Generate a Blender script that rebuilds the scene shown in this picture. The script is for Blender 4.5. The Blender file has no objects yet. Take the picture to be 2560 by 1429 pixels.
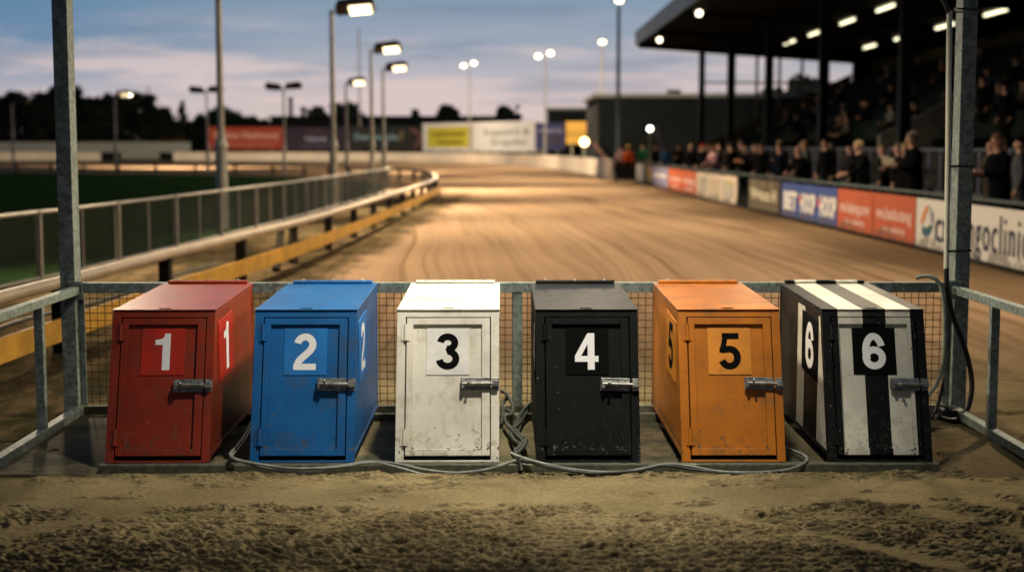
import bpy, math, random
import numpy as np
from mathutils import Vector, Matrix, noise as mnoise

random.seed(7)
S = bpy.context.scene
COL = S.collection
PI = math.pi

# ------------------------------------------------------------------ camera
F = 3555.0; CH = 1.76
TH = math.atan((714.5 - 365) / F); YAW = math.atan(26 / F)
cam_d = bpy.data.cameras.new("camera"); cam = bpy.data.objects.new("camera", cam_d); COL.objects.link(cam)
cam.location = (0, 0, CH); cam.rotation_euler = (PI / 2 - TH, 0, -YAW)
cam_d.sensor_width = 36; cam_d.lens = 36 * F / 2560
cam_d.clip_start = 0.1; cam_d.clip_end = 3000
cam_d.dof.use_dof = True; cam_d.dof.focus_distance = 7.6; cam_d.dof.aperture_fstop = 1.4
cam_d.dof.aperture_blades = 0
S.camera = cam
RM = cam.rotation_euler.to_matrix()
def ray(px, py): return RM @ Vector(((px - 1280) / F, -(py - 714.5) / F, -1))
def onz(px, py, z=0.0):
    d = ray(px, py); t = (z - CH) / d.z; return Vector((t * d.x, t * d.y, z))
def ony(px, py, Y):
    d = ray(px, py); t = Y / d.y; return Vector((t * d.x, Y, CH + t * d.z))

# ------------------------------------------------------------------ mesh builder
class MB:
    def __init__(s): s.v = []; s.f = []; s.m = []; s.sm = []
    def add(s, vs, fs, mi=0, smooth=False):
        o = len(s.v); s.v += [tuple(p) for p in vs]
        s.f += [tuple(i + o for i in f) for f in fs]; s.m += [mi] * len(fs); s.sm += [smooth] * len(fs)
    def box(s, x0, x1, y0, y1, z0, z1, mi=0, M=None):
        vs = [(x, y, z) for z in (z0, z1) for y in (y0, y1) for x in (x0, x1)]
        if M is not None: vs = [M @ Vector(p) for p in vs]
        s.add(vs, [(0, 2, 3, 1), (4, 5, 7, 6), (0, 1, 5, 4), (2, 6, 7, 3), (0, 4, 6, 2), (1, 3, 7, 5)], mi)
    def prism(s, poly, a, b, fn, mi=0):
        """poly list of 2-D points; fn(p, t) -> 3-D at t=a, b"""
        n = len(poly); vs = [fn(p, a) for p in poly] + [fn(p, b) for p in poly]
        fs = [tuple(range(n))[::-1], tuple(range(n, 2 * n))] + [(i, (i + 1) % n, n + (i + 1) % n, n + i) for i in range(n)]
        s.add(vs, fs, mi)
    def tube(s, path, r, n=8, mi=0, smooth=True, cap=True, r2=None):
        path = [Vector(p) for p in path]; k = len(path); vs = []; fs = []
        up = Vector((0, 0, 1)); prev = None
        for i, p in enumerate(path):
            t = (path[min(i + 1, k - 1)] - path[max(i - 1, 0)])
            if t.length < 1e-9: t = Vector((0, 0, 1))
            t.normalize()
            if prev is None:
                a = t.cross(up)
                if a.length < 1e-3: a = t.cross(Vector((1, 0, 0)))
            else: a = prev - t * prev.dot(t)
            a.normalize(); b = t.cross(a); prev = a
            rr = r if r2 is None else r + (r2 - r) * i / max(1, k - 1)
            vs += [p + (a * math.cos(2 * PI * j / n) + b * math.sin(2 * PI * j / n)) * rr for j in range(n)]
        for i in range(k - 1):
            for j in range(n):
                fs.append((i * n + j, i * n + (j + 1) % n, (i + 1) * n + (j + 1) % n, (i + 1) * n + j))
        s.add(vs, fs, mi, smooth)
        if cap: s.add(vs[:n], [tuple(range(n))[::-1]], mi); s.add(vs[-n:], [tuple(range(n))], mi)
    def bar(s, p, q, w, h, mi=0):
        """rectangular bar from p to q, w wide across, h tall (up)"""
        p = Vector(p); q = Vector(q); t = (q - p).normalized(); up = Vector((0, 0, 1))
        if abs(t.z) > .95: up = Vector((0, 1, 0))
        a = t.cross(up).normalized(); b = a.cross(t)
        vs = [c + a * (w / 2 * i) + b * (h / 2 * j) for c in (p, q) for (i, j) in ((-1, -1), (1, -1), (1, 1), (-1, 1))]
        s.add(vs, [(3, 2, 1, 0), (4, 5, 6, 7), (0, 1, 5, 4), (1, 2, 6, 5), (2, 3, 7, 6), (3, 0, 4, 7)], mi)
    def ball(s, c, rx, ry=None, rz=None, nu=14, nv=9, mi=0, fn=None):
        ry = ry or rx; rz = rz or rx; c = Vector(c); vs = []; fs = []
        for i in range(nv + 1):
            th = PI * i / nv
            for j in range(nu):
                ph = 2 * PI * j / nu
                d = Vector((math.sin(th) * math.cos(ph), math.sin(th) * math.sin(ph), math.cos(th)))
                k = fn(d) if fn else 1
                vs.append(c + Vector((d.x * rx, d.y * ry, d.z * rz)) * k)
        for i in range(nv):
            for j in range(nu): fs.append((i * nu + j, (i + 1) * nu + j, (i + 1) * nu + (j + 1) % nu, i * nu + (j + 1) % nu))
        s.add(vs, fs, mi, True)
    def build(s, name, mats, parent=None, bevel=0, loc=None):
        me = bpy.data.meshes.new(name); me.from_pydata(s.v, [], s.f)
        mats = mats if isinstance(mats, (list, tuple)) else [mats]
        for m in mats: me.materials.append(m)
        me.polygons.foreach_set("material_index", s.m); me.polygons.foreach_set("use_smooth", s.sm); me.update()
        o = bpy.data.objects.new(name, me); COL.objects.link(o)
        if parent: o.parent = parent
        if loc is not None: o.location = loc
        if bevel:
            b = o.modifiers.new("bevel", "BEVEL"); b.width = bevel; b.segments = 2; b.limit_method = 'ANGLE'; b.angle_limit = math.radians(40)
        return o

def tag(o, label, cat, group=None, kind=None):
    if label: o["label"] = label
    if cat: o["category"] = cat
    if group: o["group"] = group
    if kind: o["kind"] = kind
    return o
def thing(name, label, cat, loc=(0, 0, 0), group=None, rz=0):
    o = bpy.data.objects.new(name, None); COL.objects.link(o); o.location = loc; o.rotation_euler = (0, 0, rz)
    o.empty_display_size = .2
    return tag(o, label, cat, group)
def struct(o): o["kind"] = "structure"; return o
def catmull(pts, n=8):
    pts = [Vector(p) for p in pts]; P = [pts[0]] + pts + [pts[-1]]; out = []
    for i in range(1, len(P) - 2):
        a, b, c, d = P[i - 1], P[i], P[i + 1], P[i + 2]
        for k in range(n):
            t = k / n
            out.append(.5 * (2 * b + (c - a) * t + (2 * a - 5 * b + 4 * c - d) * t * t + (3 * b - 3 * c + d - a) * t ** 3))
    out.append(pts[-1]); return out

# ------------------------------------------------------------------ materials
class NT:
    def __init__(s, name):
        s.mat = bpy.data.materials.new(name); s.mat.use_nodes = True; s.t = s.mat.node_tree; s.n = s.t.nodes; s.n.clear()
        s.out = s.n.new("ShaderNodeOutputMaterial"); s.bs = s.n.new("ShaderNodeBsdfPrincipled")
        s.t.links.new(s.bs.outputs[0], s.out.inputs[0])
    def link(s, a, b): s.t.links.new(a, b)
    def new(s, typ, **kw):
        n = s.n.new(typ)
        for k, v in kw.items(): setattr(n, k, v)
        return n
    def setin(s, sock, v):
        if hasattr(v, "is_output") or isinstance(v, bpy.types.NodeSocket): s.link(v, sock)
        else: sock.default_value = v
    def math(s, op, a, b=0.0, c=0.0, clamp=False):
        n = s.new("ShaderNodeMath", operation=op); n.use_clamp = clamp
        s.setin(n.inputs[0], a); s.setin(n.inputs[1], b)
        if op in ("MULTIPLY_ADD", "COMPARE"): s.setin(n.inputs[2], c)
        return n.outputs[0]
    def ramp(s, v, lo, hi, a=0.0, b=1.0, smooth=True):
        n = s.new("ShaderNodeMapRange"); n.clamp = True
        n.interpolation_type = 'SMOOTHSTEP' if smooth else 'LINEAR'
        s.setin(n.inputs[0], v)
        for i, x in zip((1, 2, 3, 4), (lo, hi, a, b)): s.setin(n.inputs[i], x)
        return n.outputs[0]
    def noise(s, vec, scale, detail=4, rough=.55, dist=0.0):
        n = s.new("ShaderNodeTexNoise"); s.setin(n.inputs["Vector"], vec)
        n.inputs["Scale"].default_value = scale; n.inputs["Detail"].default_value = detail
        n.inputs["Roughness"].default_value = rough; n.inputs["Distortion"].default_value = dist
        return n.outputs[0]
    def mapping(s, vec, loc=(0, 0, 0), scale=(1, 1, 1), rot=(0, 0, 0)):
        n = s.new("ShaderNodeMapping"); s.link(vec, n.inputs[0])
        n.inputs[1].default_value = loc; n.inputs[2].default_value = rot; n.inputs[3].default_value = scale; return n.outputs[0]
    def mix(s, f, a, b):
        n = s.new("ShaderNodeMix", data_type='RGBA'); s.setin(n.inputs[0], f)
        for sock, v in ((n.inputs[6], a), (n.inputs[7], b)):
            if isinstance(v, bpy.types.NodeSocket): s.link(v, sock)
            else: sock.default_value = (*v, 1) if len(v) == 3 else v
        return n.outputs[2]
    def obj(s): return s.new("ShaderNodeTexCoord").outputs["Object"]
    def pos(s): return s.new("ShaderNodeNewGeometry").outputs["Position"]
    def sep(s, v):
        n = s.new("ShaderNodeSeparateXYZ"); s.link(v, n.inputs[0]); return n.outputs
    def comb(s, x, y, z):
        n = s.new("ShaderNodeCombineXYZ")
        for i, v in enumerate((x, y, z)): s.setin(n.inputs[i], v)
        return n.outputs[0]
    def bump(s, h, strength=.3, dist=.01):
        n = s.new("ShaderNodeBump"); n.inputs["Strength"].default_value = strength; n.inputs["Distance"].default_value = dist
        s.link(h, n.inputs["Height"]); s.link(n.outputs[0], s.bs.inputs["Normal"])
    def col(s, v): s.setin(s.bs.inputs["Base Color"], v if isinstance(v, bpy.types.NodeSocket) else (*v, 1))
    def rough(s, v): s.setin(s.bs.inputs["Roughness"], v)
    def metal(s, v): s.setin(s.bs.inputs["Metallic"], v)

def plain(name, c, rough=.6, metal=0.0, var=.25, scale=8.0, bump=0.0, spec=None):
    m = NT(name); n = m.noise(m.obj(), scale, 5, .6)
    m.col(m.mix(m.ramp(n, .3, .7), tuple(x * (1 - var) for x in c), tuple(min(1, x * (1 + var)) for x in c)))
    m.rough(rough); m.metal(metal); m.bs.inputs['Specular IOR Level'].default_value = spec if spec is not None else (.04 if rough >= .8 else .3)
    if bump: m.bump(m.noise(m.obj(), scale * 4, 4), bump, .01)
    return m.mat
def emit(name, c, s):
    m = NT(name); m.col((.02, .02, .02)); m.bs.inputs["Emission Color"].default_value = (*c, 1); m.bs.inputs["Emission Strength"].default_value = s
    return m.mat

def paint(name, c, chip, seed, dirt=(.055, .05, .03), dirt_amt=1.0, rough=.36, stripes=None, streak=(.25, .22, .16), spec=.5, bmp=.25):
    m = NT(name); co = m.obj(); off = m.mapping(co, loc=(seed * 3.7, seed * 1.3, seed * 2.1))
    x, y, z = m.sep(co)
    base = c
    if stripes:
        def inr(v, a, b): return m.math("MULTIPLY", m.math("GREATER_THAN", v, a), m.math("LESS_THAN", v, b))
        front = m.math("MULTIPLY", m.math("ADD", inr(x, -.195, -.058), inr(x, .07, .206), clamp=True), m.math("GREATER_THAN", z, .086))
        side = m.math("ADD", m.math("LESS_THAN", y, .36), inr(y, .74, .95), clamp=True)  # side stripes; the black rear end is shadow put into the pattern
        sel = front if stripes == 'front' else side
        base = m.mix(sel, (.005, .0055, .0055), c)
    # broad fading, vertical run-off streaks, dirt splashes, chips
    fade = m.noise(off, 3.0, 4)
    dk = m.mix(m.ramp(fade, .3, .75), (.76, .76, .76), (1.10, 1.10, 1.10))
    mul = m.new("ShaderNodeMix", data_type='RGBA', blend_type='MULTIPLY'); mul.inputs[0].default_value = 1
    if isinstance(base, bpy.types.NodeSocket): m.link(base, mul.inputs[6])
    else: mul.inputs[6].default_value = (*base, 1)
    m.link(dk, mul.inputs[7]); cur = mul.outputs[2]
    st = m.noise(m.mapping(off, scale=(26, 26, 1.6)), 1.0, 5, .6)
    sm = m.math("MULTIPLY", m.ramp(st, .56, .74), m.ramp(z, .62, .2))
    cur = m.mix(m.math("MULTIPLY", sm, .42 * dirt_amt), cur, streak)
    smn = m.noise(off, 6.5, 7, .68)
    cur = m.mix(m.math("MULTIPLY", m.ramp(smn, .50, .68), .42 * dirt_amt), cur, dirt)
    low = m.ramp(z, .42, .06)
    dn = m.noise(off, 14, 7, .7)
    dthr = m.math("SUBTRACT", m.math("ADD", dn, m.math("MULTIPLY", low, .13)), .69)
    cur = m.mix(m.math("MULTIPLY", m.ramp(dthr, 0, .05), .6 * dirt_amt), cur, dirt)
    cn = m.noise(off, 46, 5, .62)
    edge = m.math("MULTIPLY", m.ramp(m.math("ABSOLUTE", m.math("SUBTRACT", z, .128)), .028, .0), m.math("LESS_THAN", y, .1))
    edge2 = m.ramp(m.math("ABSOLUTE", m.math("SUBTRACT", m.math("ABSOLUTE", x), .185)), .022, .0)
    topc = m.ramp(m.math("ABSOLUTE", m.math("SUBTRACT", z, .855)), .02, .004)
    jamb = m.ramp(m.math("ABSOLUTE", m.math("SUBTRACT", m.math("ABSOLUTE", x), .28)), .014, .0)
    wear = m.math("ADD", m.math("ADD", m.math("MULTIPLY", edge, .075), m.math("MULTIPLY", m.math("MULTIPLY", edge2, low), .10)), m.math("ADD", m.math("MULTIPLY", topc, .03), m.math("MULTIPLY", m.math("MULTIPLY", jamb, low), .07)))
    cthr = m.math("ADD", cn, m.math("ADD", m.math("MULTIPLY", low, .028), wear))
    cm = m.ramp(cthr, .69, .71)
    vo = m.new("ShaderNodeTexVoronoi"); m.link(m.mapping(off, scale=(1, 1, 1)), vo.inputs["Vector"]); vo.inputs["Scale"].default_value = 17
    vc = m.sep(vo.outputs["Color"])
    dots = m.math("MULTIPLY", m.math("LESS_THAN", vo.outputs["Distance"], m.math("MULTIPLY", vc[1], .13)), m.math("GREATER_THAN", vc[0], .72))
    cm = m.math("MAXIMUM", cm, m.math("MULTIPLY", dots, .9))
    cur = m.mix(cm, cur, chip)
    sc = m.noise(m.mapping(off, scale=(150, 150, 9), rot=(.25, .15, .3)), 1.0, 2)
    cur = m.mix(m.math("MULTIPLY", m.ramp(sc, .70, .76), .4), cur, tuple(min(1, k * 1.6 + .12) for k in c))
    m.col(cur)
    m.bs.inputs['Specular IOR Level'].default_value = spec
    m.rough(m.math("ADD", m.math("ADD", rough, m.math("MULTIPLY", dn, .22)), m.math("MULTIPLY", cm, .3)))
    m.bump(m.math("SUBTRACT", m.math("MULTIPLY", m.noise(off, 9, 3), .5), m.math("MULTIPLY", cm, .25)), bmp, .006)
    return m.mat

def galv(name, c=(.195, .24, .225), rough=.5, metal=.25, dirt=.45):
    m = NT(name); co = m.pos()
    v = m.new("ShaderNodeTexVoronoi"); m.link(co, v.inputs["Vector"]); v.inputs["Scale"].default_value = 42
    n = m.noise(co, 11, 6, .65); n2 = m.noise(m.mapping(co, scale=(20, 20, 3)), 1, 5)
    k = m.math("ADD", m.math("MULTIPLY", m.sep(v.outputs["Color"])[0], .35), m.math("MULTIPLY", n, .65))
    cur = m.mix(m.ramp(k, .2, .8), tuple(a * .55 for a in c), tuple(a * 1.35 for a in c))
    cur = m.mix(m.math("MULTIPLY", m.ramp(n2, .56, .75), dirt), cur, (.07, .06, .04))
    spec = m.noise(co, 60, 3); cur = m.mix(m.ramp(spec, .7, .74), cur, (.4, .42, .4))
    m.col(cur); m.metal(metal); m.rough(m.math("ADD", rough, m.math("MULTIPLY", n, .2)))
    m.bump(n, .12, .004); return m.mat

M_GALV = galv("galvanised_steel"); M_GALVD = galv("galvanised_steel_dirty", (.105, .105, .07), .65, .15, .8)
M_WIRE = plain("rusty_wire", (.085, .055, .03), .6, .5, .4, 30)
M_LATCH = galv("zinc_latch", (.30, .30, .28), .32, .85, .5)
M_BLACK = plain("black_rubber", (.012, .012, .012), .5)
M_DARKGAP = plain("gap_shade", (.006, .006, .006), .8)
M_CABLE = plain("grey_cable_sheath", (.2, .215, .2), .45, 0, .3, 20)
M_CABLED = plain("dark_cable_sheath", (.035, .042, .036), .5, 0, .4, 20)
M_CONDUIT = plain("white_conduit", (.62, .62, .52), .5, 0, .1, 10)
M_POST = plain("dark_timber_post", (.03, .026, .022), .8, 0, .4, 10)
M_HANDRAIL = plain("pale_plastic_rail", (.46, .37, .27), .5, 0, .12, 3)
M_YELLOW = plain("yellow_board", (.62, .33, .035), .55, 0, .22, 2.5)
M_FENCE = plain("fence_tube", (.30, .28, .25), .5, .3, .15, 5)
M_POLE = plain("lamp_pole_steel", (.33, .32, .29), .55, .4, .15, 3)
M_HOUSING = plain("lamp_housing", (.05, .04, .032), .5, .2)
M_LENS = emit("lit_lamp_lens", (1.0, .80, .45), 4.5)
M_LENSF = emit("lit_far_lens", (1.0, .86, .60), 6)
M_LENSDIM = emit("lit_dim_lens", (1.0, .75, .42), 1.6)
M_TUBE = emit("lit_tube", (1.0, .92, .60), 2.6)
M_WALL = plain("painted_perimeter_wall", (.62, .54, .45), .7, 0, .1, .3)
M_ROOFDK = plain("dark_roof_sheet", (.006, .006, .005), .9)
M_FASCIA = plain("grey_fascia", (.20, .33, .46), .6, 0, .08, .5)
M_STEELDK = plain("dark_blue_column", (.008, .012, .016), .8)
M_BLDG = plain("dark_cladding", (.006, .008, .009), .8, 0, .2, .2)
M_BLDGROOF = plain("roof_edge_sheet", (.16, .17, .17), .7)
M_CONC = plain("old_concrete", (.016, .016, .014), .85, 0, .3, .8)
M_CONCL = plain("pale_concrete", (.23, .22, .18), .85, 0, .2, .8)
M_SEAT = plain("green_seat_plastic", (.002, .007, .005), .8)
def solid(name, c, rough=.6):
    if not name.startswith("sign_"): return plain(name, c, rough, 0, .06, 2)
    m = NT(name); co = m.obj(); z = m.sep(co)[2]; n = m.noise(co, 3.0, 6, .65); mk = m.ramp(m.math("ADD", n, m.ramp(z, .30, .02, 0, .22)), .60, .74)
    m.col(m.mix(m.math("MULTIPLY", mk, .65), c, (.07, .055, .035))); m.rough(.65); m.bs.inputs["Specular IOR Level"].default_value = .2
    return m.mat

# ------------------------------------------------------------------ noise for the ground
rng = np.random.default_rng(3)
PERM = rng.permutation(512); GR = rng.normal(size=(512, 2)); GR /= np.linalg.norm(GR, axis=1)[:, None]
def perlin(x, y):
    xi = np.floor(x).astype(int); yi = np.floor(y).astype(int); xf = x - xi; yf = y - yi
    def g(i, j, dx, dy):
        h = PERM[(PERM[i & 511] + j) & 511]; return GR[h, 0] * dx + GR[h, 1] * dy
    u = xf ** 3 * (xf * (xf * 6 - 15) + 10); v = yf ** 3 * (yf * (yf * 6 - 15) + 10)
    a = g(xi, yi, xf, yf); b = g(xi + 1, yi, xf - 1, yf); c = g(xi, yi + 1, xf, yf - 1); d = g(xi + 1, yi + 1, xf - 1, yf - 1)
    return (a + (b - a) * u) * (1 - v) + (c + (d - c) * u) * v
def fbm(x, y, o=4):
    r = 0; a = 1
    for i in range(o): r = r + a * perlin(x * 2 ** i + 13.1 * i, y * 2 ** i + 7.7 * i); a *= .5
    return r
def sstep(a, b, x): t = np.clip((x - a) / (b - a), 0, 1); return t * t * (3 - 2 * t)

SLAB = (-2.80, 2.40, 7.605, 9.36)
def ground_h(x, y):
    h = .012 * fbm(x * .9, y * .9, 3)
    edge = y + .22 * fbm(x * .8 + 5, y * 1.5, 3) + .35 * np.exp(-((x + 2.6) / .8) ** 2) * 0
    rough = 1 - sstep(6.62, 6.98, edge)
    # trampled clear paths through the clods
    path = np.exp(-((x - .95 * (6.6 - y) - 1.15 + .12 * fbm(x * 2, y * 2, 2)) / .12) ** 2) * (x > .5)
    path2 = np.exp(-((x + 1.1 * (6.6 - y) + 1.95 + .12 * fbm(x * 2, y * 2, 2)) / .16) ** 2)
    path3 = np.exp(-((x - .8 * (6.9 - y) - 1.9 + .12 * fbm(x * 2, y * 2, 2)) / .13) ** 2)
    rough = rough * (1 - .85 * np.clip(path + path2 + path3, 0, 1))
    rough = rough * (.55 + .45 * sstep(-.35, .3, fbm(x * 1.4 + 9, y * 1.9, 3)))
    # smooth ripples under the boxes' front: sparse clods there
    sparse = sstep(.10, .42, fbm(x * 2.6 + 31, y * 4.2 + 2, 4)) * .62
    nearbeam = np.exp(-((y - 7.42) / .10) ** 2) * sstep(-.15, .35, fbm(x * 3 + 3, y * 3, 3))
    sparse = np.where((x < -2.85) | (x > 2.5), sstep(.05, .45, fbm(x * 1.6 + 31, y * 2.2 + 2, 3)) * .8 * sstep(12.5, 9.5, y), sparse * (y < 9.3))
    w = np.clip(rough + sparse + nearbeam * .65, 0, 1.1)
    wx = x + .018 * fbm(x * 9, y * 9, 2); wy = y + .014 * fbm(x * 8 + 4, y * 8, 2)
    c1 = 1 - np.abs(perlin(wx * 15, wy * 27)) * 2.9
    c1 = np.maximum(c1, -.5) + .5 * perlin(wx * 18 + 40, wy * 30 + 3)
    c2 = 1 - np.abs(perlin(wx * 33 + 9, wy * 52)) * 2.5
    c3 = perlin(wx * 60, wy * 80)
    rake = np.sin(wy * 2 * PI / .075 + 2.2 * fbm(x * 1.1, y * .8, 3)) * sstep(6.7, 6.2, y) * np.exp(-(x / 1.9) ** 2)
    cl = w * (.022 * c1 + .012 * c2 + .004 * c3)
    h = h + cl + rough * .014 * rake + .0016 * c3
    h = h + nearbeam * .010
    y0s = np.where(x < -2.17, 7.49 + .02 * fbm(x * 6, y * 2, 2), SLAB[2])
    inslab = (x > SLAB[0]) & (x < SLAB[1]) & (y > y0s) & (y < SLAB[3])
    sl = sstep(0, .07, y - y0s)
    h = np.where(inslab, h * (1 - sl) * .6 + sl * (-.03 + (.042 + .010 * fbm(x * 14, y * 14, 3)) * sstep(-.12, .2, fbm(x * 2.3 + 7, y * 2.3, 4))), h)
    far = sstep(10.5, 14, y); h = h * (1 - far) + far * .01 * fbm(x * .4, y * .06, 3)
    return h, np.where(inslab | (y > 12.5), 0, cl)

def lines(segs):
    out = []
    for a, b, n in segs: out += list(np.linspace(a, b, n, endpoint=False))
    out.append(segs[-1][1]); return np.array(out)
gx = lines([(-500, -60, 10), (-60, -12, 24), (-12, -4.8, 40), (-4.8, -2.6, 110), (-2.6, 2.6, 720), (2.6, 4.8, 110), (4.8, 12, 40), (12, 60, 24), (60, 500, 10)])
gy = lines([(-40, 0, 6), (0, 5.5, 10), (5.5, 7.65, 380), (7.65, 13, 220), (13, 40, 70), (40, 200, 60), (200, 1200, 12)])
X, Y = np.meshgrid(gx, gy); Z, CLD = ground_h(X, Y)
V = np.stack([X + .1 * CLD * perlin(X * 6, Y * 6) * 4, Y - .42 * CLD, Z], -1).reshape(-1, 3); nx, ny = len(gx), len(gy)
ii = (np.arange(ny - 1)[:, None] * nx + np.arange(nx - 1)[None, :]).reshape(-1)
Q = np.stack([ii, ii + 1, ii + nx + 1, ii + nx], -1)
me = bpy.data.meshes.new("ground"); me.vertices.add(len(V)); me.vertices.foreach_set("co", V.reshape(-1))
me.loops.add(Q.size); me.loops.foreach_set("vertex_index", Q.reshape(-1).astype(np.int32)); me.polygons.add(len(Q))
me.polygons.foreach_set("loop_start", np.arange(0, Q.size, 4, dtype=np.int32)); me.polygons.foreach_set("loop_total", np.full(len(Q), 4, dtype=np.int32))
me.update(); me.validate(); me.polygons.foreach_set("use_smooth", np.ones(len(me.polygons), dtype=bool))
ground = bpy.data.objects.new("ground", me); COL.objects.link(ground); struct(ground)

m = NT("track_sand"); p = m.pos(); x, y, z = m.sep(p)
warp = m.noise(m.mapping(p, scale=(.25, .06, 0)), 1.0, 2)
bend = m.math("MULTIPLY", m.math("POWER", m.math("MAXIMUM", m.math("SUBTRACT", y, 14.0), 0.0), 2.0), .0022)
sx = m.math("ADD", m.math("ADD", x, m.math("MULTIPLY", warp, 1.6)), bend)
sv = m.comb(m.math("MULTIPLY", sx, 1.9), m.math("MULTIPLY", y, .024), 0.0)
st = m.noise(sv, 1.0, 6, .62)
sv2 = m.comb(m.math("MULTIPLY", sx, .75), m.math("MULTIPLY", y, .016), 3.0)
st2 = m.noise(sv2, 1.0, 3, .5)
big = m.noise(p, .9, 6, .6); fine = m.noise(p, 38, 5, .7); blot = m.noise(m.mapping(p, scale=(.5, .22, 1)), 1.0, 5, .6)
harrow = m.noise(m.comb(m.math("MULTIPLY", sx, 9.0), m.math("MULTIPLY", y, .032), 6.0), 1.0, 4, .6)
k = m.math("ADD", m.math("ADD", m.math("MULTIPLY", st, .42), m.math("MULTIPLY", harrow, .32)), m.math("ADD", m.math("MULTIPLY", st2, .16), m.math("MULTIPLY", blot, .14)))
sand = m.mix(m.ramp(k, .36, .68), (.225, .15, .094), (.36, .247, .16))
tyre = m.noise(m.comb(m.math("MULTIPLY", sx, 3.2), m.math("MULTIPLY", y, .016), 11.0), 1.0, 3, .5)
groove = m.math("ADD", m.ramp(st, .42, .35), m.ramp(tyre, .40, .345), clamp=True)
sand = m.mix(m.math("MULTIPLY", groove, .5), sand, (.135, .082, .045))
for sc_, of_, wd_, st_ in ((.85, 21.0, .012, .62), (1.7, 33.0, .010, .5), (3.6, 47.0, .016, .32)):
    gn = m.noise(m.comb(m.math("MULTIPLY", sx, sc_), m.math("MULTIPLY", y, .013), of_), 1.0, 2, .4)
    gap = m.ramp(m.noise(m.mapping(p, loc=(of_, 0, 0), scale=(.5, .07, 0)), 1.0, 3), .38, .52)
    ln = m.math("MULTIPLY", m.ramp(m.math("ABSOLUTE", m.math("SUBTRACT", gn, .5)), wd_, wd_ * .25), gap)
    sand = m.mix(m.math("MULTIPLY", ln, st_), sand, (.125, .075, .042))
near = m.mix(m.ramp(m.math("ADD", m.math("MULTIPLY", big, .6), m.math("MULTIPLY", fine, .4)), .36, .66), (.112, .088, .049), (.235, .187, .104))
olive = m.noise(p, 1.7, 5, .6)
near = m.mix(m.math("MULTIPLY", m.ramp(olive, .52, .68), .5), near, (.075, .07, .032))
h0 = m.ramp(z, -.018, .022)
near = m.mix(m.math("MULTIPLY", m.math("SUBTRACT", 1.0, h0), .15), near, (.08, .062, .04))  # hollows between clods painted darker, shade put into the sand colour
nearf = m.ramp(y, 15.0, 9.0)
cur = m.mix(nearf, sand, near)
# loose dirt strip beside the inner rail, with weeds
dx = m.math("SUBTRACT", x, m.math("ADD", -3.95, m.math("MULTIPLY", y, .034)))
vn = m.noise(m.mapping(p, scale=(1.2, .5, 1)), 1.0, 6, .65)
verge = m.ramp(m.math("ADD", dx, m.math("MULTIPLY", m.math("SUBTRACT", vn, .5), 1.6)), 1.35, .75)
vcol = m.mix(m.ramp(m.noise(m.mapping(p, scale=(2.5, .8, 1)), 1.0, 6, .7), .42, .62), (.03, .028, .014), (.115, .082, .044))
cur = m.mix(m.math("MULTIPLY", m.math("MULTIPLY", verge, m.ramp(y, 60.0, 46.0)), .9), cur, vcol)
# darker margin along the outer boards
rn = m.noise(m.mapping(p, scale=(.8, .25, 1)), 1.0, 5, .6)
mar = m.ramp(m.math("ADD", x, m.math("MULTIPLY", m.math("SUBTRACT", rn, .5), 3.0)), 4.4, 6.4)
cur = m.mix(m.math("MULTIPLY", mar, .75), cur, (.095, .062, .035))
m.col(cur); m.rough(1.0); m.bs.inputs["Specular IOR Level"].default_value = 0
bh = m.math("ADD", m.math("MULTIPLY", m.noise(p, 55, 6, .7), 1.0), m.math("ADD", m.math("MULTIPLY", st, 1.2), m.math("MULTIPLY", harrow, 1.2)))
m.bump(bh, .55, .012)
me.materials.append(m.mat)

# concrete slab under the boxes
m = NT("dirty_slab"); p = m.pos()
n1 = m.noise(p, 2.2, 6, .6); n2 = m.noise(p, 9, 6, .7); n3 = m.noise(p, 40, 4)
cur = m.mix(m.ramp(n2, .35, .65), (.072, .058, .028), (.15, .12, .064))
cur = m.mix(m.ramp(n1, .46, .62), cur, (.040, .040, .017)); cur = m.mix(m.math("MULTIPLY", m.ramp(n3, .58, .7), .6), cur, (.04, .035, .02))
m.col(cur); m.rough(.9); m.bump(m.math("ADD", n2, m.math("MULTIPLY", n3, .5)), .5, .012)
b = MB(); b.prism([(SLAB[0], 7.49), (-2.18, 7.49), (-2.18, SLAB[2]), (SLAB[1], SLAB[2]), (SLAB[1], SLAB[3]), (SLAB[0], SLAB[3])], -.12, .014, lambda q, t: Vector((q[0], q[1], t)))
struct(b.build("slab", m.mat, bevel=.006))

# infield, outer land, concourse
def sheet(name, poly, z, mat):
    b = MB(); b.add([(x, y, z) for x, y in poly], [tuple(range(len(poly)))]); return struct(b.build(name, mat))
m = NT("infield_grass"); p = m.pos(); n = m.noise(m.mapping(p, scale=(1, .35, 1)), 1.2, 6, .65)
m.col(m.mix(m.ramp(n, .3, .7), (.011, .030, .010), (.022, .050, .017))); m.rough(1); m.bs.inputs["Specular IOR Level"].default_value = 0
m.bump(m.noise(p, 20, 5, .7), .8, .03); M_GRASS = m.mat
sheet("infield", [(-120, 2), (-6.9, 2), (-6.1, 17), (-5.85, 20), (-5.25, 31), (-4.75, 44), (-4.6, 54), (-5.3, 64), (-7.2, 71), (-10.5, 78), (-16, 84), (-27, 89.5), (-39, 96), (-70, 101), (-120, 103)], .035, M_GRASS)
WALLP = [(5.64, 74.1), (5.48, 86.3), (4.3, 105), (1.63, 126), (-2.2, 143.4), (-9, 157.8), (-21, 166.2), (-36, 170.6), (-64, 171.5), (-110, 168)]
M_LAND = plain("rough_grass_land", (.018, .026, .014), .95, 0, .4, .4)
sheet("field", [(x + .25, y + .3) for x, y in WALLP] + [(-500, 168), (-500, 1200), (500, 1200), (500, 74.1)], .045, M_LAND)

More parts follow.
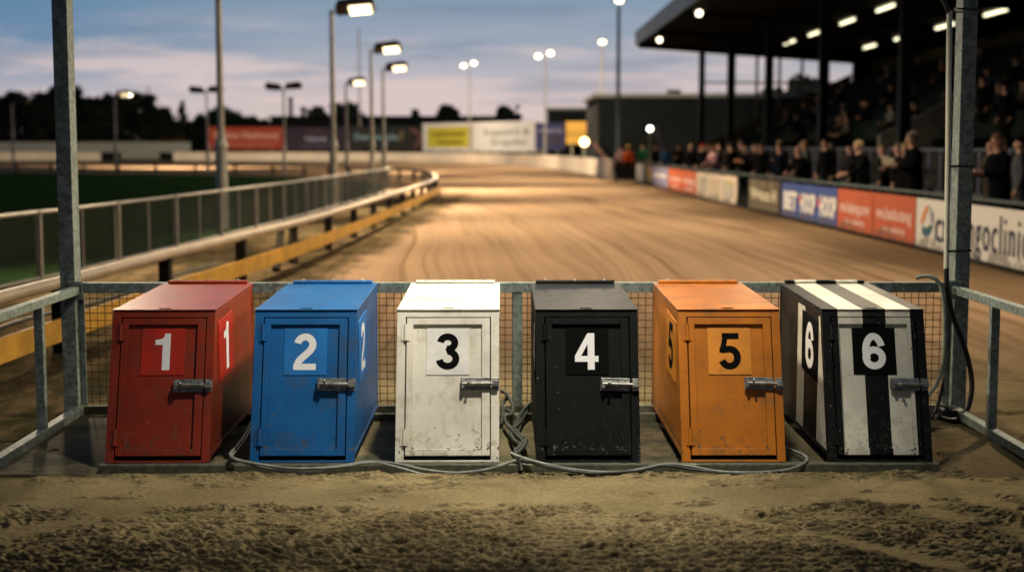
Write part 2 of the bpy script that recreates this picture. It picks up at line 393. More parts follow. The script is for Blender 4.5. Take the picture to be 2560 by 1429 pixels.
BARP = [(7.16, 9.0), (7.15, 16.0), (7.16, 24.55), (7.06, 29.9), (6.93, 35.3), (6.86, 39.6), (6.82, 41.3), (6.70, 49.1), (6.66, 57.2), (6.62, 63.5), (6.61, 66.5), (6.60, 69.9)]
def barx(y):
    for (xa, ya), (xb, yb) in zip(BARP, BARP[1:]):
        if y <= yb: return xa + (xb - xa) * (y - ya) / (yb - ya)
    return BARP[-1][0]
b = MB(); b.box(7.45, 11.85, 2, 95, -.1, .12); struct(b.build("concourse_floor", M_CONC))
b = MB(); b.box(9.4, 11.83, 14, 60, .124, .62); struct(b.build("terrace_step", M_CONC))

# ------------------------------------------------------------------ starting boxes
W = .565; HW = W / 2; ZB = .055; LEAN = .27; RISE = .795
SL = math.hypot(LEAN, RISE); TV = Vector((0, LEAN / SL, RISE / SL)); NV = Vector((0, -RISE / SL, LEAN / SL))
ORG = Vector((0, 0, ZB)); YB = 1.54; ZTB = .875
MF = Matrix(((1, 0, 0, 0), (0, TV.y, NV.y, 0), (0, TV.z, NV.z, ZB), (0, 0, 0, 1)))   # (u, v, w) -> local xyz

NUM = {}
def arc(cx, cy, rx, ry, a0, a1, n=10): return [(cx + rx * math.cos(math.radians(a0 + (a1 - a0) * i / n)), cy + ry * math.sin(math.radians(a0 + (a1 - a0) * i / n))) for i in range(n + 1)]
SWT = .19
NUM['1'] = ([], [[(.20, 0), (.405, 0), (.405, 1), (.255, 1), (.235, .92), (.19, .865), (.11, .84), (.0, .83), (.0, .69), (.20, .69)]])
NUM['2'] = ([arc(.305, .70, .205, .205, 172, -28, 12) + [(.44, .53), (.34, .43), (.24, .345), (.155, .255), (.105, .15)]], [[(.0, 0), (.605, 0), (.605, .172), (.0, .172)]])
NUM['3'] = ([arc(.30, .735, .195, .17, 175, -90, 14) + [(.27, .565)], [(.27, .49)] + arc(.30, .30, .225, .205, 88, -172, 14)], [])
NUM['4'] = ([], [[(.345, 0), (.53, 0), (.53, 1), (.345, 1)], [(.53, .215), (.635, .215), (.635, .375), (.53, .375)], [(.0, .215), (.345, .215), (.345, .375), (.165, .375), (.0, .375)], [(.0, .375), (.165, .375), (.345, .70), (.345, 1.0)]])
NUM['5'] = ([[(.09, .50), (.17, .565)] + arc(.31, .325, .215, .235, 112, -160, 16)], [[(.12, .83), (.575, .83), (.575, 1), (.12, 1)], [(.035, .46), (.20, .46), (.26, .83), (.12, .83)]])
NUM['6'] = ([arc(.318, .315, .22, .22, 90, 450, 26), arc(.318, .50, .22, .405, 215, 20, 16)], [])
def stroke(path, w):
    P = [Vector((a, b)) for a, b in path]; L = []; R = []
    for i, p in enumerate(P):
        t = (P[min(i + 1, len(P) - 1)] - P[max(i - 1, 0)])
        if (P[0] - P[-1]).length < 1e-4 and i in (0, len(P) - 1): t = P[1] - P[-2]
        t.normalize(); n = Vector((-t.y, t.x)); L.append(p + n * w / 2); R.append(p - n * w / 2)
    return L, R
def numeral(b, d, fn, h, mi, base):
    """raised numeral; fn((a, b), t) -> point; centred on (0, 0), height h"""
    st, po = NUM[d]; pts = [q for s in st for q in s] + [q for s in po for q in s]
    x0 = min(q[0] for q in pts); x1 = max(q[0] for q in pts)
    if st: x0 = min(x0, min(q[0] for s in st for q in s) - SWT / 2); x1 = max(x1, max(q[0] for s in st for q in s) + SWT / 2)
    cx = (x0 + x1) / 2; lev = base
    def P(q): return ((q[0] - cx) * h, (q[1] - .5) * h)
    for s in st:
        L, R = stroke(s, SWT); n = len(L); lev += .0003
        vs = [fn(P(q), lev) for q in L] + [fn(P(q), lev) for q in R]
        fs = [(i, n + i, n + i + 1, i + 1) for i in range(n - 1)]
        b.add(vs, fs, mi)
    for s in po:
        lev += .0003; b.add([fn(P(q), lev) for q in s], [tuple(range(len(s)))], mi)

def side_poly():  # (y, z) outline of the side, from front foot round
    return [(.03, ZB + .02), (LEAN + .02, ZB + RISE - .012), (YB, ZTB - .012), (YB, ZB + .02)]

rl = random.Random(21)
def make_trap(xc, digit, mat, platemat, nummat, label, sides, sidemat=None, yaw=0.0, lidmat=None):
    t = thing("starting_trap", label, "starting trap", (xc, 7.585, 0), "numbered greyhound starting traps", yaw)
    # body: two side walls, back wall, dark sheet as gap shade, front frame
    b = MB()
    for sx in (-1, 1):
        x0, x1 = sorted((sx * (HW - .010), sx * (HW - .004)))
        sp = MB(); sp.prism(side_poly(), x0, x1, lambda q, tt: Vector((tt, q[0], q[1]))); sp.build("side_panel", sidemat or mat, t)
        # angle-iron trims proud of the side sheet
        def trim(pl):
            xa, xb = sorted((sx * (HW - .0035), sx * (HW - .0005)))
            b.prism(pl, xa, xb, lambda q, tt: Vector((tt, q[0], q[1])))
        k = .040
        trim([(.012, ZB), (LEAN + .006, ZB + RISE - .004), (LEAN + .052, ZB + RISE - .004), (.058, ZB)])
        trim([(LEAN + .053, ZB + RISE - .038), (YB - .042, ZTB - .040), (YB - .042, ZTB - .005), (LEAN + .053, ZB + RISE - .004)])
        trim([(YB - .04, ZB + .02), (YB - .04, ZTB - .005), (YB, ZTB - .005), (YB, ZB + .02)])
        trim([(.059, ZB + .02), (.066, ZB + .045), (YB - .042, ZB + .045), (YB - .042, ZB + .02)])
    b.box(-HW + .011, HW - .011, YB - .012, YB - .002, ZB + .02, ZTB - .014)
    # front frame: jambs and head, in the sloped plane
    JL, JR, HD = .047, .045, .036
    b.box(-HW, -HW + JL, 0, SL, -.045, 0, M=MF); b.box(HW - JR, HW, 0, SL, -.045, 0, M=MF)
    b.box(-HW + JL, HW - JR, SL - HD, SL, -.045, -.0006, M=MF)
    b.box(-HW + JL, HW - JR, 0, .012, -.045, -.0006, M=MF)
    b.build("body", mat, t, bevel=.0025)
    b = MB(); b.box(-HW + JL + .002, HW - JR - .002, .013, SL - HD - .002, -.043, -.0305, M=MF); b.build("gap_shade_sheet", M_DARKGAP, t)  # near-black sheet behind the door stands in for shade in its gap
    # lid
    b = MB()
    A = [(LEAN - .004, ZB + RISE), (YB + .01, ZTB), (YB + .01, ZTB + .008), (LEAN - .010, ZB + RISE + .008)]
    b.prism(A, -HW - .003, HW + .003, lambda q, tt: Vector((tt, q[0], q[1])))
    lid = b.build("lid", lidmat or mat, t, bevel=.0025)
    b = MB(); b.box(-HW + .03, HW - .03, YB - .03, YB + .012, ZTB + .0095, ZTB + .026)
    b.tube([(-HW + .03, YB - .03, ZTB + .016), (HW - .03, YB - .03, ZTB + .016)], .009, 10)
    hb = b.build("hinge_bar", mat, lid, bevel=.002)
    for u in (-.19, .0, .19): b = MB(); b.ball((u, YB - .012, ZTB + .026), .012, .012, .009, 8, 5); b.build("bolt", M_LATCH, lid)
    b = MB(); b.box(-.035, .03, LEAN + .022, LEAN + .030, ZB + RISE + .0092, ZB + RISE + .013); b.build("catch", M_BLACK, lid)
    # door: stiles and rails around a recessed panel
    DL, DR, DB, DT = -HW + JL + .007, HW - JR - .006, .036, SL - HD - .006
    st = .036
    b = MB()
    b.box(DL, DL + st, DB, DT, -.028, 0.002, M=MF); b.box(DR - st - .008, DR, DB, DT, -.028, .002, M=MF)
    b.box(DL + st, DR - st - .008, DT - st, DT, -.028, .0016, M=MF); b.box(DL + st, DR - st - .008, DB, DB + st, -.028, .0016, M=MF)
    b.box(DL + st - .001, DR - st - .007, DB + st - .001, DT - st + .001, -.0275, -.017, M=MF)
    door = b.build("door", mat, t, bevel=.002)
    # number plate with raised-painted numeral
    b = MB(); 
    b.box(-.119, .119, .612 - .131, .612 + .131, -.0165, -.0125, M=MF)
    numeral(b, digit, lambda q, l: MF @ Vector((q[0] - .002, q[1] + .612, l)), .205, 1, -.0125)
    b.build("number_plate", [platemat, nummat], door, bevel=.0012)
    for v in (.715, .135):
        b = MB(); b.tube([MF @ Vector((DL - .005, v - .046 + i * .0308, .006)) for i in range(4)], .0115, 10)
        b.box(DL - .028, DL - .006, v - .046, v + .046, .0005, .006, M=MF); b.box(DL - .004, DL + .018, v - .046, v + .046, .0022, .0072, M=MF)
        for dv in (-.03, 0, .03): b.ball(MF @ Vector((DL - .017, v + dv, .004)), .004, nu=6, nv=4)
        b.build("hinge", mat, door)
    # sliding bolt latch
    b = MB(); v = .425 + rl.uniform(-.006, .006); L0, L1 = DR - .16, DR + .001; MF0 = MF; ang = rl.uniform(-.03, .03); ML = MF0 @ Matrix.Translation((L1, v, 0)) @ Matrix.Rotation(ang, 4, 'Z') @ Matrix.Translation((-L1, -v, 0))
    kx = rl.uniform(-.012, .014)
    b.box(L0, L1, v - .035, v + .035, .003, .007, M=ML)
    b.box(L0 + .004, L1 - .002, v - .016, v + .014, .007, .026, M=ML)
    b.tube([ML @ Vector((L0 + .01, v - .002, .027)), ML @ Vector((L1 + .03, v - .002, .027))], .0095, 12)
    b.box(L0 + .006, L0 + .022, v - .026, v + .02, .007, .034, M=ML)
    b.tube([ML @ Vector((L0 + .045, v, .034)), ML @ Vector((L0 + .045, v + kx, .055))], .006, 8)
    b.ball(ML @ Vector((L0 + .045, v + kx, .057)), .009, nu=8, nv=6)
    for (du, dv) in ((.02, .027), (.1, .027), (.14, .027), (.05, -.027), (.12, -.027)): b.ball(ML @ Vector((L0 + du, v + dv, .007)), .006, nu=8, nv=4)
    b.build("latch", M_LATCH, door, bevel=.0015)
    b = MB(); b.box(HW - JR + .006, HW - .001, v - .034, v + .034, .0008, .005, M=MF); b.box(HW - JR + .008, HW - .004, v - .017, v + .015, .005, .036, M=MF)
    b.build("latch_keeper", M_LATCH, t, bevel=.002)
    for sx in sides:
        b = MB(); y0, y1, z0, z1 = .35, .80, .43, .775
        sl = (ZTB - ZB - RISE) / (YB - LEAN)
        pl = [(y0, z0), (y1, z0 + .02), (y1, z1 + .02), (y0, z1)]
        b.prism(pl, sx * (HW - .004), sx * (HW + .0005), lambda q, tt: Vector((tt, q[0], q[1])))
        numeral(b, digit, lambda q, l: Vector((sx * l, (y0 + y1) / 2 + sx * q[0] * 1.35, (z0 + z1) / 2 + .01 + q[1])), .27, 1, HW + .0006)
        b.build("side_plate", [platemat, nummat], t, bevel=.001)
    return t

C_RED = (.25, .023, .0035); C_BLUE = (.004, .105, .33); C_WHITE = (.74, .71, .62); C_BLK = (.0045, .006, .006); C_OR = (.46, .145, .006)
MR = paint("red_paint", C_RED, (.12, .05, .035), 1, spec=.55, rough=.3, streak=(.28, .12, .08)); MBl = paint("blue_paint", C_BLUE, (.07, .08, .07), 2, spec=.6, rough=.28, streak=(.06, .12, .2))
MW = paint("white_paint", C_WHITE, (.13, .10, .06), 3, dirt=(.30, .25, .14)); MK = paint("black_paint", C_BLK, (.10, .11, .10), 4, dirt=(.013, .013, .011), streak=(.03, .03, .028), rough=.5, spec=.12)
MO = paint("orange_paint", C_OR, (.075, .07, .05), 5, spec=.5, rough=.3, streak=(.22, .10, .03), dirt=(.10, .07, .035)); MS = paint("striped_paint", (.70, .68, .58), (.07, .06, .04), 6, dirt=(.05, .045, .028), dirt_amt=.5, streak=(.12, .11, .07), stripes='front', spec=.2); MSS = paint("striped_side_rear_shade", (.70, .68, .58), (.07, .06, .04), 6, dirt=(.05, .045, .028), dirt_amt=.5, streak=(.12, .11, .07), stripes='side', spec=.2)
LR = paint('red_lid_paint', C_RED, (.12, .05, .035), 1, spec=.55, rough=.22, bmp=.12); LB = paint('blue_lid_paint', C_BLUE, (.07, .08, .07), 2, spec=.6, rough=.20, bmp=.12); LK = paint('black_lid_paint', C_BLK, (.12, .13, .12), 4, dirt=(.013, .013, .011), spec=.3, rough=.36, bmp=.12); LO = paint('orange_lid_paint', C_OR, (.075, .07, .05), 5, spec=.55, rough=.22, bmp=.12)
NWH = solid("white_numeral", (.82, .82, .84), .5); NBK = solid("black_numeral", (.004, .0045, .0045), .8)
make_trap(-1.868, '1', MR, paint("red_plate", (.44, .018, .004), (.12, .05, .035), 11, dirt_amt=.6), NWH, "red starting trap with white number 1 on its door", [1], yaw=.012, lidmat=LR)
make_trap(-1.085, '2', MBl, paint("blue_plate", (.008, .18, .56), (.07, .08, .07), 12, dirt_amt=.6), NWH, "blue starting trap with white number 2 on its door", [1], yaw=.0, lidmat=LB)
make_trap(-.297, '3', MW, paint("white_plate", (.80, .80, .76), (.3, .27, .2), 13, dirt_amt=.5, dirt=(.35, .3, .2)), NBK, "white starting trap with black number 3 on its door", [1], yaw=.0)
make_trap(.472, '4', MK, solid("black_plate", (.004, .0045, .0045), .8), NWH, "black starting trap with white number 4 on its door", [-1], lidmat=LK)
make_trap(1.262, '5', MO, paint("orange_plate", (.68, .25, .02), (.1, .08, .05), 15, dirt_amt=.6), NBK, "orange starting trap with black number 5 on its door", [-1], lidmat=LO)
make_trap(2.062, '6', MS, solid("black_plate_matt", (.004, .0045, .0045), .8), NWH, "black and white striped starting trap with number 6", [-1], MSS, yaw=-.012)

# ------------------------------------------------------------------ frame round the boxes
fr = thing("trap_frame", "galvanised steel frame with wire mesh back enclosing the six starting traps", "frame", (0, 9.2, 0))
FY = 9.2
def fpart(name, fn, mat=M_GALV, bevel=.003):
    b = MB(); fn(b); o = b.build(name, mat, fr, bevel); o.location = (0, -FY, 0); return o
XL0, XL1, XR0, XR1 = -2.858, -2.762, 2.945, 3.041
fpart("post", lambda b: b.box(XL0, XL1, 9.18, 9.32, 0, 3.5)); fpart("post", lambda b: b.box(XR0, XR1, 9.18, 9.32, 0, 3.5))
fpart("cross_beam", lambda b: b.box(XL0, XR1, 9.19, 9.31, 3.502, 3.6))
fpart("rear_rail", lambda b: b.box(XL1 + .001, XR0 - .001, 9.19, 9.25, .812, .878)); fpart("rear_rail", lambda b: b.box(XL1 + .001, XR0 - .001, 9.19, 9.25, .004, .07), M_GALVD)
fpart("upright", lambda b: b.box(.072, .135, 9.195, 9.245, .071, .811))
def meshw(b):
    x = XL1 + .02
    while x < XR0 - .01: b.tube([(x, 9.262, .05), (x, 9.262, .83)], .0027, 5, cap=False); x += .0485
    z = .09
    while z < .82: b.tube([(XL1, 9.268, z), (XR0, 9.268, z)], .0027, 5, cap=False); z += .0485
fpart("wire_mesh", meshw, M_WIRE, 0)
fpart("mesh_channel", lambda b: b.box(XL1 + .002, XL1 + .034, 9.252, 9.275, .07, .812)); fpart("mesh_channel", lambda b: b.box(XR0 - .034, XR0 - .002, 9.252, 9.275, .07, .812))
for sx, xx in ((-1, -2.76), (1, 2.955)):
    fpart("side_rail", lambda b: b.box(xx - .028, xx + .028, 6.7, 9.178, .805, .855)); fpart("side_rail", lambda b: b.box(xx - .03, xx + .03, 6.7, 9.178, .016, .07))
    fpart("side_upright", lambda b: b.box(xx - .026, xx + .026, 8.42, 8.47, .071, .804)); fpart("side_upright", lambda b: b.box(xx - .026, xx + .026, 6.7, 6.75, .071, .804))
    fpart("bracket", lambda b: (b.box(xx - .05, xx + .05, 9.168, 9.177, .77, .89), [b.tube([(xx + q, 9.168, .875), (xx + q, 9.16, .875)], .009, 8) for q in (-.03, .03)]))
fpart("base_beam", lambda b: b.box(-2.17, 2.37, 7.535, 7.60, -.02, .052), M_GALVD, .004)
fpart("base_beam", lambda b: b.box(-2.17, 2.37, 8.95, 9.01, .015, .06), M_GALVD, .004)

# ------------------------------------------------------------------ cables
def cable(name, pts, r, mat, label, cat="cable", group=None, n=8, ties=None):
    b = MB(); b.tube(catmull(pts, n), r * (1.25 if r < .011 else 1), 8); o = b.build(name, mat); tag(o, label, cat, group); return o
def pxl(lst, Y): return [ony(a, c, Y) for a, c in lst]
cable("cable", [ony(628, 1050, 8.5), ony(612, 1085, 8.2), ony(588, 1118, 7.85), ony(575, 1137, 7.56), ony(596, 1150, 7.50), ony(655, 1168, 7.49), ony(720, 1180, 7.48), ony(800, 1178, 7.48), ony(868, 1162, 7.5), ony(930, 1153, 7.51), ony(1000, 1160, 7.5), ony(1060, 1173, 7.48), ony(1140, 1181, 7.48), ony(1220, 1172, 7.49), ony(1290, 1150, 7.51)], .0068, M_CABLE, "pale grey cable draped along the base beam below traps 1, 2 and 3", group="cables along the base beam")
cable("cable", [ony(632, 1056, 8.5), ony(616, 1090, 8.2), ony(592, 1124, 7.85), ony(582, 1142, 7.55), ony(640, 1158, 7.48), ony(740, 1170, 7.47), ony(850, 1166, 7.48), ony(928, 1156, 7.49), ony(985, 1165, 7.47), ony(1070, 1190, 7.44)], .006, M_CABLE, "thinner grey cable running from the red trap and ending under the white trap", group="cables along the base beam")
cable("cable", [ony(1278, 1132, 7.62), ony(1296, 1140, 7.55), ony(1350, 1156, 7.5), ony(1450, 1175, 7.48), ony(1560, 1178, 7.48), ony(1660, 1160, 7.5), ony(1720, 1164, 7.49), ony(1800, 1178, 7.48), ony(1900, 1180, 7.48), ony(1975, 1172, 7.5), ony(2016, 1152, 7.56), ony(2008, 1136, 7.75), ony(1968, 1120, 8.0)], .0068, M_CABLE, "long grey cable below traps 4 and 5 curling back beside the striped trap", group="cables along the base beam")
cable("cable", [ony(1300, 1148, 7.53), ony(1390, 1170, 7.48), ony(1480, 1182, 7.47), ony(1590, 1176, 7.47), ony(1662, 1163, 7.48), ony(1740, 1174, 7.47), ony(1860, 1185, 7.46), ony(1950, 1178, 7.47)], .0065, M_CABLED, "dark cable sagging beneath the black and orange traps", group="cables along the base beam")
cable("cable", [ony(1252, 975, 9.0), ony(1268, 985, 8.98), ony(1282, 1015, 8.9), ony(1278, 1035, 8.8), ony(1262, 1040, 8.7), ony(1268, 1062, 8.5), ony(1290, 1085, 8.2), ony(1308, 1105, 7.95), ony(1298, 1125, 7.75), ony(1284, 1138, 7.6), ony(1300, 1152, 7.54), ony(1304, 1176, 7.5)], .0118, M_CABLED, "dark looping cable tangled on the slab beside the white trap", group="tangled cables between traps 3 and 4")
cable("cable", [ony(1338, 998, 9.0), ony(1316, 1016, 8.95), ony(1298, 1042, 8.8), ony(1286, 1070, 8.5), ony(1302, 1088, 8.25), ony(1314, 1100, 8.0), ony(1306, 1120, 7.75), ony(1290, 1134, 7.6), ony(1282, 1140, 7.57)], .0118, M_CABLED, "dark cable rising from the tangle to the black trap's back corner", group="tangled cables between traps 3 and 4")
cable("cable", [ony(1258, 1022, 8.95), ony(1272, 1026, 8.9), ony(1295, 1046, 8.75), ony(1300, 1066, 8.6), ony(1292, 1080, 8.4)], .0112, M_CABLED, "short dark cable crossing the tangle near the mesh upright", group="tangled cables between traps 3 and 4")
cable("cable", [ony(1252, 1062, 8.7), ony(1258, 1030, 8.9), ony(1256, 1008, 8.98), ony(1272, 990, 9.0)], .0118, M_CABLED, "black cable loop hanging behind the white trap's right side", group="tangled cables between traps 3 and 4")
cable("cable", [ony(1322, 1012, 9.0), ony(1310, 1040, 8.85), ony(1296, 1060, 8.6), ony(1276, 1078, 8.35), ony(1286, 1100, 8.05), ony(1302, 1112, 7.85), ony(1288, 1128, 7.66), ony(1296, 1146, 7.56), ony(1322, 1154, 7.51)], .0115, M_CABLED, "dark cable winding through the tangle down to the base beam", group="tangled cables between traps 3 and 4")
# right post services
o = cable("conduit", [ony(2374, 28, 9.12), ony(2372, 200, 9.12), ony(2370, 400, 9.12), ony(2367, 600, 9.12), ony(2366, 672, 9.12)], .018, M_CONDUIT, "white pipe conduit strapped to the right frame post", "conduit")
cable("cable", [ony(2300, -50, 9.1), ony(2340, -18, 9.1), ony(2362, 8, 9.1), ony(2372, 32, 9.12)], .016, M_CABLED, "dark curved hose entering the top of the white conduit")
cable("cable", [ony(2366, 668, 9.12), ony(2368, 720, 9.1), ony(2382, 790, 9.1), ony(2404, 845, 9.1), ony(2422, 905, 9.1), ony(2430, 960, 9.08), ony(2424, 1005, 9.05), ony(2408, 1040, 9.0), ony(2376, 1050, 8.9), ony(2340, 1040, 8.85)], .017, M_BLACK, "thick black hose bulging round the foot of the right frame post")
cable("cable", [ony(2290, 694, 9.12), ony(2318, 690, 9.1), ony(2342, 700, 9.09), ony(2356, 730, 9.09), ony(2361, 790, 9.09), ony(2361, 860, 9.09), ony(2356, 920, 9.09), ony(2338, 965, 9.09), ony(2316, 992, 9.06)], .013, plain("pale_green_cable", (.26, .30, .25), .5), "pale grey-green cable curving over the rear rail and down behind trap 6")
cable("cable", [ony(2362, 940, 9.09), ony(2352, 985, 9.08), ony(2340, 1025, 9.05), ony(2330, 1045, 9.0)], .012, M_BLACK, "short black cable hanging to the slab behind trap 6")
cable("cable", [ony(2362, 938, 9.07), ony(2366, 990, 9.07), ony(2368, 1035, 9.05)], .010, M_CABLE, "short upright grey cable at the foot of the right frame post")
b = MB(); b.box(2.83, 2.93, 8.98, 9.10, .014, .075); b.tube([(2.86, 9.0, .075), (2.86, 9.0, .095)], .012, 8)
tag(b.build("junction_box", M_BLACK, bevel=.006), "small black junction box on the slab at the right post", "junction box")
for i, yy in enumerate((26, 415, 625)):
    b = MB(); zz = ony(2390, yy, 9.2).z
    x0 = 2.945 - .075 + (.01 if i == 0 else 0)
    pts = [(x0, 9.09, zz), (XR1 + .006, 9.172, zz), (XR1 + .006, 9.328, zz), (2.938, 9.328, zz), (x0, 9.15, zz), (x0, 9.09, zz)]
    for a, c in zip(pts, pts[1:]): b.bar(a, c, .004, .012)
    tag(b.build("cable_tie", M_BLACK), ("black strap at the top of the white conduit", "black strap halfway up the white conduit", "black strap near the bottom of the white conduit")[i], "strap", "straps on the conduit")

# ------------------------------------------------------------------ inner rail
RAILP = [(-4.2, 6.0), (-3.93, 9.5), (-3.84, 11.2), (-3.76, 12.4), (-3.62, 15), (-3.38, 18), (-3.02, 23.7), (-2.6, 36), (-2.36, 46), (-2.40, 52), (-2.75, 58), (-3.75, 66), (-5.5, 72), (-8.0, 78.5), (-13.5, 86.5), (-24.7, 92.5), (-36.5, 98.5), (-60, 104), (-90, 107)]
path = catmull([(x, y, 0) for x, y in RAILP], 24)
acc = [0]
for a, c in zip(path, path[1:]): acc.append(acc[-1] + (c - a).length)
def along(s):
    for i in range(len(acc) - 1):
        if acc[i + 1] >= s:
            k = (s - acc[i]) / (acc[i + 1] - acc[i]); return path[i].lerp(path[i + 1], k), (path[i + 1] - path[i]).normalized()
    return path[-1], (path[-1] - path[-2]).normalized()
ir = thing("inner_rail", "low running rail with pale round top pipe, yellow kickboard and dark timber posts", "running rail", (-3.76, 12.4, 0))
def irp(name, b, mat, bevel=0): o = b.build(name, mat, ir, bevel); o.location = (3.76, -12.4, 0); return o
NEARN = next(i for i, q in enumerate(path) if q.y > 60)
b = MB(); b.tube([q + Vector((0, 0, .60)) for q in path[:NEARN + 1]], .055, 12); irp("top_rail", b, M_HANDRAIL)
M_RAILD = plain("backlit_far_rail", (.12, .085, .05), .7, 0, .2, 2)  # far rail stands against the light, its shade put into the brown
b = MB(); b.tube([q + Vector((0, 0, .60)) for q in path[NEARN:]], .06, 8)
b.tube([q + Vector((0, 0, .30)) for q in path[NEARN:]], .04, 6); irp("far_top_rail", b, M_RAILD)
b = MB(); pr = [q for q in path if q.y < 53]
vs = []; fs = []
for i, q in enumerate(pr):
    t = (pr[min(i + 1, len(pr) - 1)] - pr[max(0, i - 1)]).normalized(); nrm = Vector((t.y, -t.x, 0))
    for (o1, zz) in ((.075, .13), (.075, .32), (.11, .32), (.11, .13)): vs.append(q + nrm * o1 + Vector((0, 0, zz)))
for i in range(len(pr) - 1):
    for j in range(4): fs.append((i * 4 + j, (i + 1) * 4 + j, (i + 1) * 4 + (j + 1) % 4, i * 4 + (j + 1) % 4))
b.add(vs, fs); irp("kickboard", b, M_YELLOW)
s0 = next(acc[i] for i, q in enumerate(path) if q.y > 12.1)
s = s0 - 6.2; np_ = 0
while s < acc[-1] - 2 and np_ < 62:
    q, t = along(s); b = MB(); ang = math.atan2(t.y, t.x); Mx = Matrix.Translation(q) @ Matrix.Rotation(ang, 4, 'Z')
    b.box(-.06, .06, -.06, .06, -.05, .535, M=Mx); b.box(-.075, .075, -.07, .07, .536, .56, M=Mx)
    o = irp("post", b, M_POST, .006); np_ += 1
    s += 3.1
q, t = along(s0 + 8.3); b = MB(); b.bar(q + Vector((.02, -.4, .02)), q + Vector((-.02, .35, .52)), .1, .08); irp("brace", b, M_POST)
cable("pipe", [(-4.6, 9.2, .22), (-4.35, 11, .20), (-4.2, 12.5, .24), (-4.05, 14.5, .2), (-3.8, 16.5, .26), (-3.72, 18.4, .24)], .018, M_BLACK, "black flexible pipe lying behind the running rail", "pipe")

# ------------------------------------------------------------------ mesh fence on the infield edge
FP = [(-6.35, 11.5), (-5.93, 17.0), (-5.66, 20.0), (-5.02, 30.0), (-4.55, 42.0), (-4.22, 54.0)]
fpth = catmull([(x, y, 0) for x, y in FP], 20); facc = [0]
for a, c in zip(fpth, fpth[1:]): facc.append(facc[-1] + (c - a).length)
def falong(s):
    for i in range(len(facc) - 1):
        if facc[i + 1] >= s: return fpth[i].lerp(fpth[i + 1], (s - facc[i]) / (facc[i + 1] - facc[i]))
    return fpth[-1]
mf = thing("mesh_fence", "waist-high grey tube fence with fine wire infill beside the infield grass", "fence", (-5.9, 17, 0))
def mfp(name, b, mat): o = b.build(name, mat, mf); o.location = (5.9, -17, 0); return o
b = MB(); b.tube([q + Vector((0, 0, .93)) for q in fpth], .026, 8); mfp("top_rail", b, M_FENCE)
b = MB(); b.tube([q + Vector((0, 0, .10)) for q in fpth], .024, 8); mfp("bottom_rail", b, M_FENCE)
b = MB()
for k in range(1, 24): b.tube([q + Vector((0, 0, .10 + k * .0345)) for q in fpth], .0026, 4, cap=False)
s = .1
while s < facc[-1] - .1: q = falong(s); b.tube([q + Vector((0, 0, .10)), q + Vector((0, 0, .93))], .0026, 4, cap=False); s += .07
mfp("wire_infill", b, plain("dull_wire", (.055, .06, .045), .6, .4))
s = .8; k = 0
while s < facc[-1]:
    q = falong(s); b = MB()
    if k % 2 == 0: b.box(q.x - .035, q.x + .035, q.y - .035, q.y + .035, -.03, .955)
    else: b.tube([q + Vector((0, 0, .1)), q + Vector((0, 0, .93))], .017, 8)
    mfp("post", b, M_FENCE); s += 1.42; k += 1

# ------------------------------------------------------------------ perimeter wall, gate
def wallstrip(b, pts, z0, z1, th):
    P = catmull([(x, y, 0) for x, y in pts], 8); vs = []; fs = []
    for i, q in enumerate(P):
        t = (P[min(i + 1, len(P) - 1)] - P[max(0, i - 1)]).normalized(); n = Vector((t.y, -t.x, 0))
        for (o1, zz) in ((0, z0), (0, z1), (th, z1), (th, z0)): vs.append(q + n * o1 + Vector((0, 0, zz)))
    for i in range(len(P) - 1):
        for j in range(4): fs.append((i * 4 + j, i * 4 + (j + 1) % 4, (i + 1) * 4 + (j + 1) % 4, (i + 1) * 4 + j))
    fs += [(0, 3, 2, 1), tuple(len(vs) - 4 + j for j in range(4))]; b.add(vs, fs)
b = MB(); wallstrip(b, [(5.64, 74.1), (5.48, 86.3), (4.3, 105), (1.63, 126), (-2.2, 143.4), (-9, 157.8), (-21, 166.2), (-36, 170.6), (-39.2, 170.9)], -.1, 1.02, .15)
tag(b.build("perimeter_wall", M_WALL), "long low white wall curving round the bend to the pit gate", "wall", "white perimeter walls")
b = MB(); wallstrip(b, [(-48.0, 171.3), (-64, 171.5), (-110, 168)], -.1, 1.02, .15)
tag(b.build("perimeter_wall", M_WALL), "white perimeter wall left of the dark field gate, behind the left frame post", "wall", "white perimeter walls")
fg = thing("field_gate", "dark double field gate in the gap of the white perimeter wall", "gate", (-43.6, 171.1, 0))
for (x0, x1, nm) in ((-4.3, -1.9, "solid_leaf"), (2.7, 4.3, "solid_leaf")): b = MB(); b.box(x0, x1, -.05, .05, .05, 1.0); b.build(nm, M_BLDG, fg)
for (x0, x1) in ((-1.85, .35), (.45, 2.65)):
    b = MB(); [b.box(x0, x1, -.03, .03, z, z + .09) for z in (.15, .42, .69, .95)]; [b.box(xx, xx + .1, -.034, .034, .1, 1.02) for xx in (x0, x1 - .1)]
    b.build("bar_leaf", plain("gate_metal", (.22, .2, .16), .6), fg)
b = MB(); b.box(-75, -31, 0, .3, -.1, 2.15); b.box(-75, -31, -.06, .36, 2.15, 2.25)
tag(b.build("boundary_wall", plain("pale_boundary", (.27, .29, .28), .7), loc=(-9, 184, 0)), "long pale grey boundary wall in front of the left trees", "wall")

